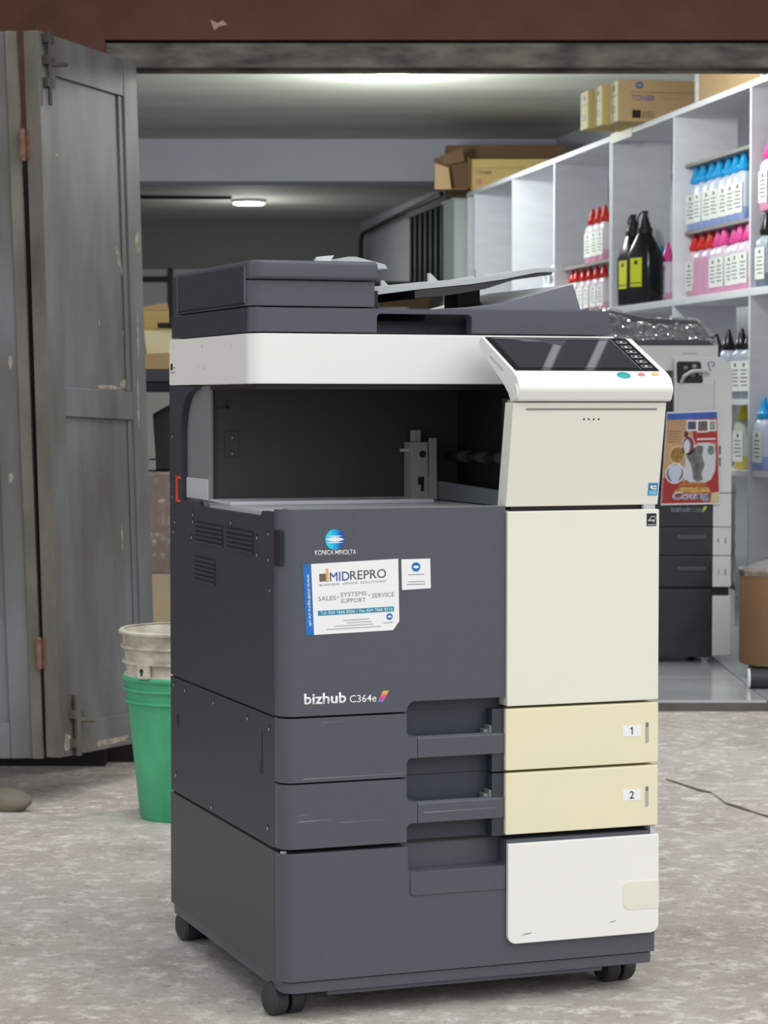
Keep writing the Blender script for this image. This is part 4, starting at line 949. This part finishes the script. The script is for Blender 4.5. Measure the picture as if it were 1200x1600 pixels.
op = obj('panel_opening', pr(rpoly([(0.998, 0.988), (1.088, 0.988), (1.078, 1.062), (0.996, 1.062)], 0.008), 'y', -0.0052, 0), mat('opening_dark', (52, 54, 50), 0.7, var=(60, 0.6, 5), rgb2=(20, 20, 20)), tower)
for q, (x, z) in enumerate(((1.02, 1.035), (1.05, 1.04), (1.045, 1.01), (1.072, 1.015))): b2('connector', steel if q % 2 else grey, x, x+0.014, -0.010, -0.004, z, z+0.012, 0.001, tower)
bm = B(); tube(bm, [(1.012, -0.012, 0.992), (1.02, -0.03, 1.012), (1.045, -0.035, 1.028), (1.075, -0.03, 1.030), (1.098, -0.02, 1.026), (1.104, -0.008, 1.018)], 0.006, 8); obj('ribbon_cable', bm, lgrey, tower)
bm = B(); tube(bm, [(1.112, -0.0055, 1.030), (1.103, -0.0055, 1.058), (1.118, -0.0055, 1.061), (1.127, -0.0055, 1.052), (1.118, -0.0055, 1.045)], 0.0018, 6); obj('marker_scrawl', bm, mat('violet_marker', (110, 96, 176), 0.6), tower)
bm = B(); box(bm, 1.133, 1.149, -0.0055, 0, 0.745, 0.775); box(bm, 1.137, 1.149, -0.0055, 0, 0.705, 0.735); obj('badge', bm, mat('badge_teal_grey', (96, 112, 112), 0.5), tower)
b2('scanner', w2, X2L, 1.142, 0.02, 0.42, 1.03, 1.118, 0.006); b2('scanner_mark', lgrey, 1.02, 1.07, 0.0195, 0.021, 1.086, 1.092, 0)
b2('document_lid', d2m, X2L, 1.128, 0.02, 0.42, 1.119, 1.150, 0.004)
obj('document_feeder', pr([(0.60, 1.15), (1.118, 1.15), (1.088, 1.178), (1.07, 1.203), (0.90, 1.212), (0.78, 1.236), (0.60, 1.24)], 'y', 0.03, 0.40), d2m, P2, bevel=0.006)
for (x, y) in ((1.10, 0.035), (0.63, 0.035), (1.10, 0.38), (0.63, 0.38)):
    bm = B(); prism(bm, [(x-0.024, 0.052), (x+0.024, 0.052), (x+0.010, 0.040), (x+0.008, 0.026), (x-0.006, 0.026), (x-0.010, 0.042)], 'y', y-0.014, y+0.014); c = obj('caster', bm, lgrey, P2)
    bm = B(); cyl(bm, (x, y-0.010, 0.047-0.0), (x, y+0.010, 0.047), 0.0145, 16); obj('wheel', bm, black, c)
# cling film over the top, a crumpled sheet
def film_mat():
    m = bpy.data.materials.new('cling_film'); m.use_nodes = True; nt = m.node_tree; nt.nodes.remove(nt.nodes['Principled BSDF'])
    o = nt.nodes['Material Output']; g = nt.nodes.new('ShaderNodeBsdfGlossy'); g.inputs['Roughness'].default_value = 0.22; tr = nt.nodes.new('ShaderNodeBsdfTransparent')
    tr.inputs[0].default_value = (0.92, 0.93, 0.95, 1)
    df = nt.nodes.new('ShaderNodeBsdfDiffuse'); df.inputs[0].default_value = (0.85, 0.87, 0.9, 1); m0 = nt.nodes.new('ShaderNodeMixShader'); m0.inputs[0].default_value = 0.10
    nt.links.new(tr.outputs[0], m0.inputs[1]); nt.links.new(df.outputs[0], m0.inputs[2])
    mx = nt.nodes.new('ShaderNodeMixShader'); fr = nt.nodes.new('ShaderNodeLayerWeight'); fr.inputs[0].default_value = 0.55
    nt.links.new(fr.outputs['Facing'], mx.inputs[0]); nt.links.new(m0.outputs[0], mx.inputs[1]); nt.links.new(g.outputs[0], mx.inputs[2]); nt.links.new(mx.outputs[0], o.inputs[0]); return m
fm_ = film_mat(); bm = B(); nx_, ny_ = 110, 54; G = []
path = [(0.004, 1.135), (0.012, 1.165), (0.022, 1.218), (0.06, 1.246), (0.20, 1.248), (0.40, 1.240)]
for j in range(ny_+1):
    t_ = j/ny_*(len(path)-1); i0 = min(int(t_), len(path)-2); ft_ = t_-i0
    yy = path[i0][0]*(1-ft_)+path[i0+1][0]*ft_; zz = path[i0][1]*(1-ft_)+path[i0+1][1]*ft_
    r_ = []
    for i in range(nx_+1):
        x = 0.70+0.43*i/nx_
        drop = 0.034*sstep(0.76, 0.92, x) + 0.055*sstep(1.06, 1.14, x)
        nz_ = noise.noise((x*34, yy*30, zz*34)); nz2 = abs(noise.noise((x*95, yy*80, zz*90)))
        zf = zz - drop*sstep(1.13, 1.21, zz)
        r_.append(bm.verts.new((x, yy - 0.006*nz_ - 0.008*nz2, zf + 0.003*nz_ + 0.004*nz2)))
    G.append(r_)
for j in range(ny_):
    for i in range(nx_): bm.faces.new((G[j][i], G[j][i+1], G[j+1][i+1], G[j+1][i]))
obj('plastic_film', bm, fm_, P2, angle=20, label='crumpled clear plastic wrap')
bm = B(); G = []
for j in range(31):
    r_ = []
    for i in range(9):
        y = -0.012+0.40*i/8; z = 0.28+0.36*j/30
        r_.append(bm.verts.new((1.192+0.006+0.010*noise.noise((y*14, z*20, 5)), y, z)))
    G.append(r_)
for j in range(30):
    for i in range(8): bm.faces.new((G[j][i], G[j][i+1], G[j+1][i+1], G[j+1][i]))
obj('plastic_film', bm, fm_, P2, angle=20)
bm = B(); tube(bm, [(1.135, 0.20, 1.14), (1.160, 0.19, 1.16), (1.172, 0.19, 1.12), (1.165, 0.19, 1.08)], 0.006, 8); obj('cable_loop', bm, black, P2)

# poster taped on the wrapped copier
a00, a10, a01, a11 = q2(1031.5, 789), q2(1124, 787), q2(1041, 644), q2(1120, 641)
def PS(u, v, d=0.0):
    x = (a00[0]*(1-u)+a10[0]*u)*(1-v)+(a01[0]*(1-u)+a11[0]*u)*v; z = (a00[1]*(1-u)+a10[1]*u)*(1-v)+(a01[1]*(1-u)+a11[1]*u)*v
    return Vector((x, Y2-0.0145-d, z))
PO = PS(0.5, 0)
def pshape(nm, pts, m, par, d0, d1):
    bm = B(); A = [bm.verts.new(PS(u, v, d0)-PO) for u, v in pts]; C2 = [bm.verts.new(PS(u, v, d1)-PO) for u, v in pts]
    bm.faces.new(A); bm.faces.new(C2[::-1])
    for i in range(len(pts)): bm.faces.new((A[i], A[(i+1) % len(pts)], C2[(i+1) % len(pts)], C2[i]))
    return obj(nm, bm, m, par, smooth=False)
def rect(u0, u1, v0, v1): return [(u0, v0), (u1, v0), (u1, v1), (u0, v1)]
def oval(cu, cv, ru, rv, n=24): return [(cu+ru*math.cos(2*PI*i/n), cv+rv*math.sin(2*PI*i/n)) for i in range(n)]
po = thing('poster', 'colourful printed poster with blue top band taped to the wrapped copier', 'poster', PO)
sheet = pshape('sheet', rect(0, 1, 0, 1), print_w, po, 0, 0.001)
pm = lambda n, c, **k: mat('poster_'+n, c, 0.35, **k)
L1, L2, L3, L4, L5 = 0.0014, 0.0018, 0.0022, 0.0026, 0.003
pshape('print_field', rect(0.01, 0.99, 0.015, 0.95), pm('red', (176, 44, 40), var=(14, 0.2, 3)), po, 0.001, L1)
pshape('print_field', [(0.01, 0.30), (0.40, 0.24), (0.55, 0.5), (0.5, 0.93), (0.01, 0.93)], pm('tan', (200, 160, 118), var=(10, 0.2, 3)), po, L1, L1+0.0002)
pshape('print_field', [(0.40, 0.60), (0.75, 0.56), (0.97, 0.60), (0.97, 0.67), (0.4, 0.66)], pm('orange', (214, 92, 58)), po, L1, L1+0.0002)
pshape('print_band', rect(0.01, 0.99, 0.915, 0.985), pm('blue', (58, 100, 190), var=(12, 0.3, 3)), po, L1, L2)
for (u0, u1, v0, v1, c) in ((0.40, 0.60, 0.79, 0.905, (92, 84, 116)), (0.60, 0.82, 0.77, 0.905, (120, 104, 100)), (0.82, 0.97, 0.78, 0.90, (180, 178, 172))):
    pshape('photo_frame', rect(u0, u1, v0, v1), print_w, po, L1+0.0002, L2)
    pshape('photo', rect(u0+0.02, u1-0.02, v0+0.014, v1-0.014), pm('photo', c, var=(60, 0.5, 4)), po, L2, L3)
for q in range(5): pshape('print_line', rect(0.05, 0.30-0.03*(q % 2), 0.785-0.028*q, 0.792-0.028*q), pm('brown', (96, 72, 62)), po, L2, L3)
pshape('print_line', rect(0.60, 0.95, 0.69, 0.705), print_w, po, L2, L3)
pshape('picture_border', [(0.36, 0.62), (0.5, 0.60), (0.62, 0.655), (0.80, 0.66), (0.93, 0.64), (0.95, 0.52), (0.93, 0.36), (0.85, 0.26), (0.72, 0.225), (0.55, 0.215), (0.40, 0.27), (0.34, 0.34), (0.40, 0.45)], pm('pale', (206, 208, 216)), po, L1+0.0002, L2)
pshape('picture', [(0.40, 0.57), (0.52, 0.59), (0.62, 0.635), (0.72, 0.62), (0.70, 0.52), (0.74, 0.42), (0.69, 0.33), (0.71, 0.26), (0.62, 0.24), (0.54, 0.27), (0.53, 0.35), (0.49, 0.44), (0.42, 0.50)], pm('grey_stones', (128, 132, 128), var=(34, 0.7, 4), rgb2=(70, 76, 72)), po, L2, L3)
pshape('picture', oval(0.86, 0.575, 0.065, 0.05), pm('grey_green', (130, 150, 142), var=(50, 0.5, 4)), po, L2, L3)
pshape('picture_border', oval(0.44, 0.635, 0.125, 0.105), pm('pale2', (222, 206, 204)), po, L2, L3)
pshape('picture', oval(0.44, 0.64, 0.105, 0.09), pm('maroon', (126, 54, 60)), po, L3, L4)
pshape('picture', oval(0.415, 0.625, 0.06, 0.075), pm('pearl', (206, 212, 214)), po, L4, L5)
pshape('picture', oval(0.395, 0.755, 0.04, 0.035), pm('dark_seed', (66, 52, 34)), po, L2, L3)
pshape('picture_border', oval(0.235, 0.54, 0.145, 0.098), pm('cream', (214, 186, 140)), po, L2, L3)
pshape('picture', oval(0.24, 0.535, 0.125, 0.085), pm('golden_grain', (176, 140, 72), var=(70, 0.7, 3), rgb2=(110, 82, 36)), po, L3, L4)
pshape('picture_border', oval(0.215, 0.34, 0.165, 0.112), print_w, po, L3, L4)
pshape('picture', oval(0.215, 0.34, 0.15, 0.100), pm('dark_blue_grey', (92, 100, 116)), po, L4, L5)
pshape('picture', [(0.10, 0.40), (0.15, 0.43), (0.28, 0.43), (0.34, 0.40), (0.33, 0.33), (0.27, 0.245), (0.17, 0.245), (0.10, 0.33)], pm('lavender', (200, 204, 224)), po, L5, 0.0034)
pshape('print_field', [(0.30, 0.225), (0.45, 0.24), (0.75, 0.235), (0.78, 0.20), (0.30, 0.205)], pm('amber', (196, 132, 56), var=(50, 0.5, 3)), po, L2, L3)
pshape('print_band', [(0.20, 0.135), (0.30, 0.19), (0.80, 0.185), (0.85, 0.13), (0.5, 0.125)], pm('gold', (220, 184, 100), var=(60, 0.4, 3), rgb2=(170, 96, 50)), po, L2, L3)
pshape('print_field', [(0.84, 0.02), (0.99, 0.02), (0.99, 0.13), (0.86, 0.12)], pm('straw', (206, 192, 140)), po, L1, L2)
def ptx(s, u0, v0, wu, hv, m, d, **k):
    return obj('lettering', text_mesh(s, lambda a, b, c: PS(u0+a, v0+b, d+c*0.4)-PO, wu, hv, **k), m, po, smooth=False)
ptx('Coung', 0.19, 0.033, 0.655, 0.105, print_w, L4, bold=0.05, shear=0.15)
ptx('Coung', 0.21, 0.042, 0.63, 0.085, pm('royal_blue', (36, 72, 160)), L5+0.0003, bold=0.0, shear=0.15)

# cardboard drum, its stand and the roller on the tiles
pd = at_y(1151, 900, 7.78)
R_D = 0.16; dx = pd.x + R_D + 0.01; dy = 7.78
t = thing('drum_stand', 'low black stand under the cardboard drum', 'stand', (dx, dy, FLOOR))
obj('plate', pr([(0.13*math.cos(a*PI/16), 0.13*math.sin(a*PI/16)) for a in range(32)], 'z', 0.030, 0.046), black, t)
for q in range(4): obj('foot', bbox(-0.012+0.085*math.cos(q*PI/2+0.8), 0.012+0.085*math.cos(q*PI/2+0.8), -0.012+0.085*math.sin(q*PI/2+0.8), 0.012+0.085*math.sin(q*PI/2+0.8), 0, 0.030), black, t)
t = thing('cardboard_drum', 'round brown cardboard drum under a crumpled plastic cover, beside the wrapped copier', 'drum', (dx, dy, FLOOR+0.046))
ztop = at_y(1160, 896, 7.62).z - FLOOR - 0.046
obj('drum_body', lathe(B(), [(R_D-0.003, 0), (R_D, 0.004), (R_D, ztop-0.004), (R_D-0.004, ztop)], 40), mat('brown_kraft', (158, 120, 84), 0.75, var=(3, 0.25, 4, (3, 3, 0.6))), t)
bm = B(); lathe(bm, [(R_D+0.003, ztop-0.012), (R_D+0.002, ztop+0.003), (R_D*0.8, ztop+0.02), (R_D*0.5, ztop+0.035), (R_D*0.2, ztop+0.03)], 48, cap=False)
for v in bm.verts: v.co.z += 0.010*noise.noise(v.co*30)
obj('plastic_cover', bm, fm_, t, angle=15)
pr0 = at_z(1172, 1076, FLOOR); rr_ = 0.030
t = thing('roller', 'black roller with white end ring lying on the tiles', 'roller', (pr0.x-0.006, pr0.y+0.01, FLOOR+rr_), -0.06)
bm = B(); tube(bm, [(0.006, 0, 0), (0.42, 0, 0)], rr_, 28); obj('sleeve', bm, mat('black_rubber_roller', (46, 48, 52), 0.45), t)
bm = B(); tube(bm, [(0, 0, 0), (0.006, 0, 0)], rr_+0.0005, 28); obj('end_ring', bm, print_w, t)

# ------------------------------------------------------------------ things stacked at the left, behind the shutter
YL = 8.3
def q3(u, v, y=YL): p_ = at_y(u, v, y); return p_.x, p_.z
xl, xr = q3(205, 800)[0], q3(330, 800)[0]
z1 = q3(250, 897)[1]; z2 = q3(250, 735)[1]; z3 = q3(250, 612)[1]; z4 = q3(250, 577)[1]
carton('floor_carton', 'beige carton on the floor at the bottom of the stack', (xl, YL, FLOOR), 0, xr-xl, 0.36, z1-FLOOR, mat('beige_cardboard', (196, 172, 142), 0.8, var=(6, 0.15, 4)), seams=False)
t = thing('wrapped_parcel', 'parcel wrapped in shiny brown and clear plastic on the beige carton', 'parcel', (xl, YL, z1))
bm = B(); nx_, nz_ = 26, 30; H_ = z2-z1-0.002; Wd_ = xr-xl
obj('parcel_body', bbox(0.004, Wd_-0.004, 0.012, 0.35, 0.0, H_-0.004), mat('brown_parcel_paper', (170, 134, 108), 0.6, var=(5, 0.3, 4)), t, bevel=0.008)
G = [[bm.verts.new((Wd_*i/nx_, 0.004-0.012*abs(noise.noise((i*0.45, j*0.5, 1)))-0.006*noise.noise((i*0.9, j*0.8, 4)), 0.001+(H_-0.002)*j/nz_)) for i in range(nx_+1)] for j in range(nz_+1)]
for j in range(nz_):
    for i in range(nx_): bm.faces.new((G[j][i], G[j][i+1], G[j+1][i+1], G[j+1][i]))
obj('plastic_film', bm, fm_, t, angle=15)
t = thing('desktop_printer', 'light grey and black desktop printer on top of the wrapped parcel', 'printer', (xl, YL, z2+0.001))
Hp = z3-z2-0.003
obj('body', pr([(0.02, 0), (0.34, 0), (0.34, Hp-0.02), (0.05, Hp-0.02)], 'x', 0.0, Wd_), black, t, bevel=0.004)
xa = q3(238, 650)[0]-xl; xa2 = q3(243, 730)[0]-xl
obj('side_cheek', pr([(0, 0), (xa2, 0), (xa, Hp*0.72), (xa+0.06, Hp*0.84), (xa+0.14, Hp*0.92), (xa+0.14, Hp), (0, Hp)], 'y', 0.0, 0.03), mat('warm_grey_plastic', (150, 150, 142), 0.5), t, bevel=0.003)
obj('top_cover', bbox(0, Wd_, 0.03, 0.33, Hp-0.02, Hp), mat('warm_grey_plastic2', (140, 141, 134), 0.5), t, bevel=0.004)
obj('cheek_slot', bbox(xa2-0.022, xa2, -0.001, 0.002, Hp*0.13, Hp*0.15), black, t)
t = thing('black_device', 'black flat device under the cardboard boxes', 'device', (xl, YL, z3-0.001))
Hd = z4-z3
obj('body', bbox(0.01, Wd_-0.01, 0.02, 0.32, 0, Hd*0.42), k2, t, bevel=0.004); obj('lid', bbox(0.005, Wd_-0.02, 0.01, 0.30, Hd*0.46, Hd), d2m, t, bevel=0.006); obj('lid_seat', bbox(0.02, Wd_-0.03, 0.03, 0.28, Hd*0.40, Hd*0.48), black, t)
zz = z4; 
z5 = q3(250, 553)[1]; z6 = q3(250, 513)[1]
t = carton('flat_carton', 'small tan carton lying on the black device', (xl+0.01, YL+0.01, zz), 0.0, Wd_-0.03, 0.28, z5-zz, card, seams=True)
t = carton('tilted_carton', 'yellow carton standing on the small tan carton', (xl+0.02, YL+0.04, z5+0.0005), 0.22, Wd_*0.62, 0.22, z6-z5, card_y, seams=False)
obj('side_flap', pr([(0.03, 0.0), (0.16, 0.006), (0.15, 0.085), (0.02, 0.08)], 'y', -0.014, -0.010), card_c, t)
t = carton('tilted_carton', 'yellow carton with bent top flap, uppermost of the left stack', (xl+0.005, YL+0.07, z6+0.001), 0.16, Wd_*0.44, 0.2, q3(250, 484)[1]-z6, card_y, seams=False)
hh = q3(250, 484)[1]-z6
obj('top_flap', pr([(0.0, hh), (Wd_*0.44, hh), (Wd_*0.42, hh+0.028), (0.0, hh+0.006)], 'y', 0.0, 0.006), card, t)
t = thing('toner_tube', 'short black tube lying on the lower yellow carton', 'tube', (q3(247, 510)[0], YL+0.02, z6+0.0105), 0)
bm = B(); tube(bm, [(0, 0, 0), (0.10, 0.0, 0)], 0.010, 12); obj('sleeve', bm, black, t); bm = B(); tube(bm, [(-0.003, 0, 0), (0, 0, 0)], 0.0085, 12); obj('end_cap', bm, black, t)
# white partition far behind the stack
YP = 15.5
xp0, zt = q3(150, 421, YP); xp1 = q3(420, 421, YP)[0]
t = thing('partition', 'white partition board with dark frame deep inside the shop', 'partition', (xp0, YP, FLOOR))
obj('board', bbox(0, xp1-xp0, 0, 0.04, 0, zt-FLOOR), mat('partition_white', (196, 196, 196), 0.7), t)
px = q3(267, 421, YP)[0]-xp0
obj('post', bbox(px-0.016, px+0.016, -0.03, 0.0, 0, zt-FLOOR+0.01), mat('dark_frame', (58, 58, 54), 0.6), t)
zb = q3(250, 436, YP)[1]-FLOOR
obj('rail', bbox(0, px-0.016, -0.02, 0.0, zb-0.02, zb+0.016), black, t)
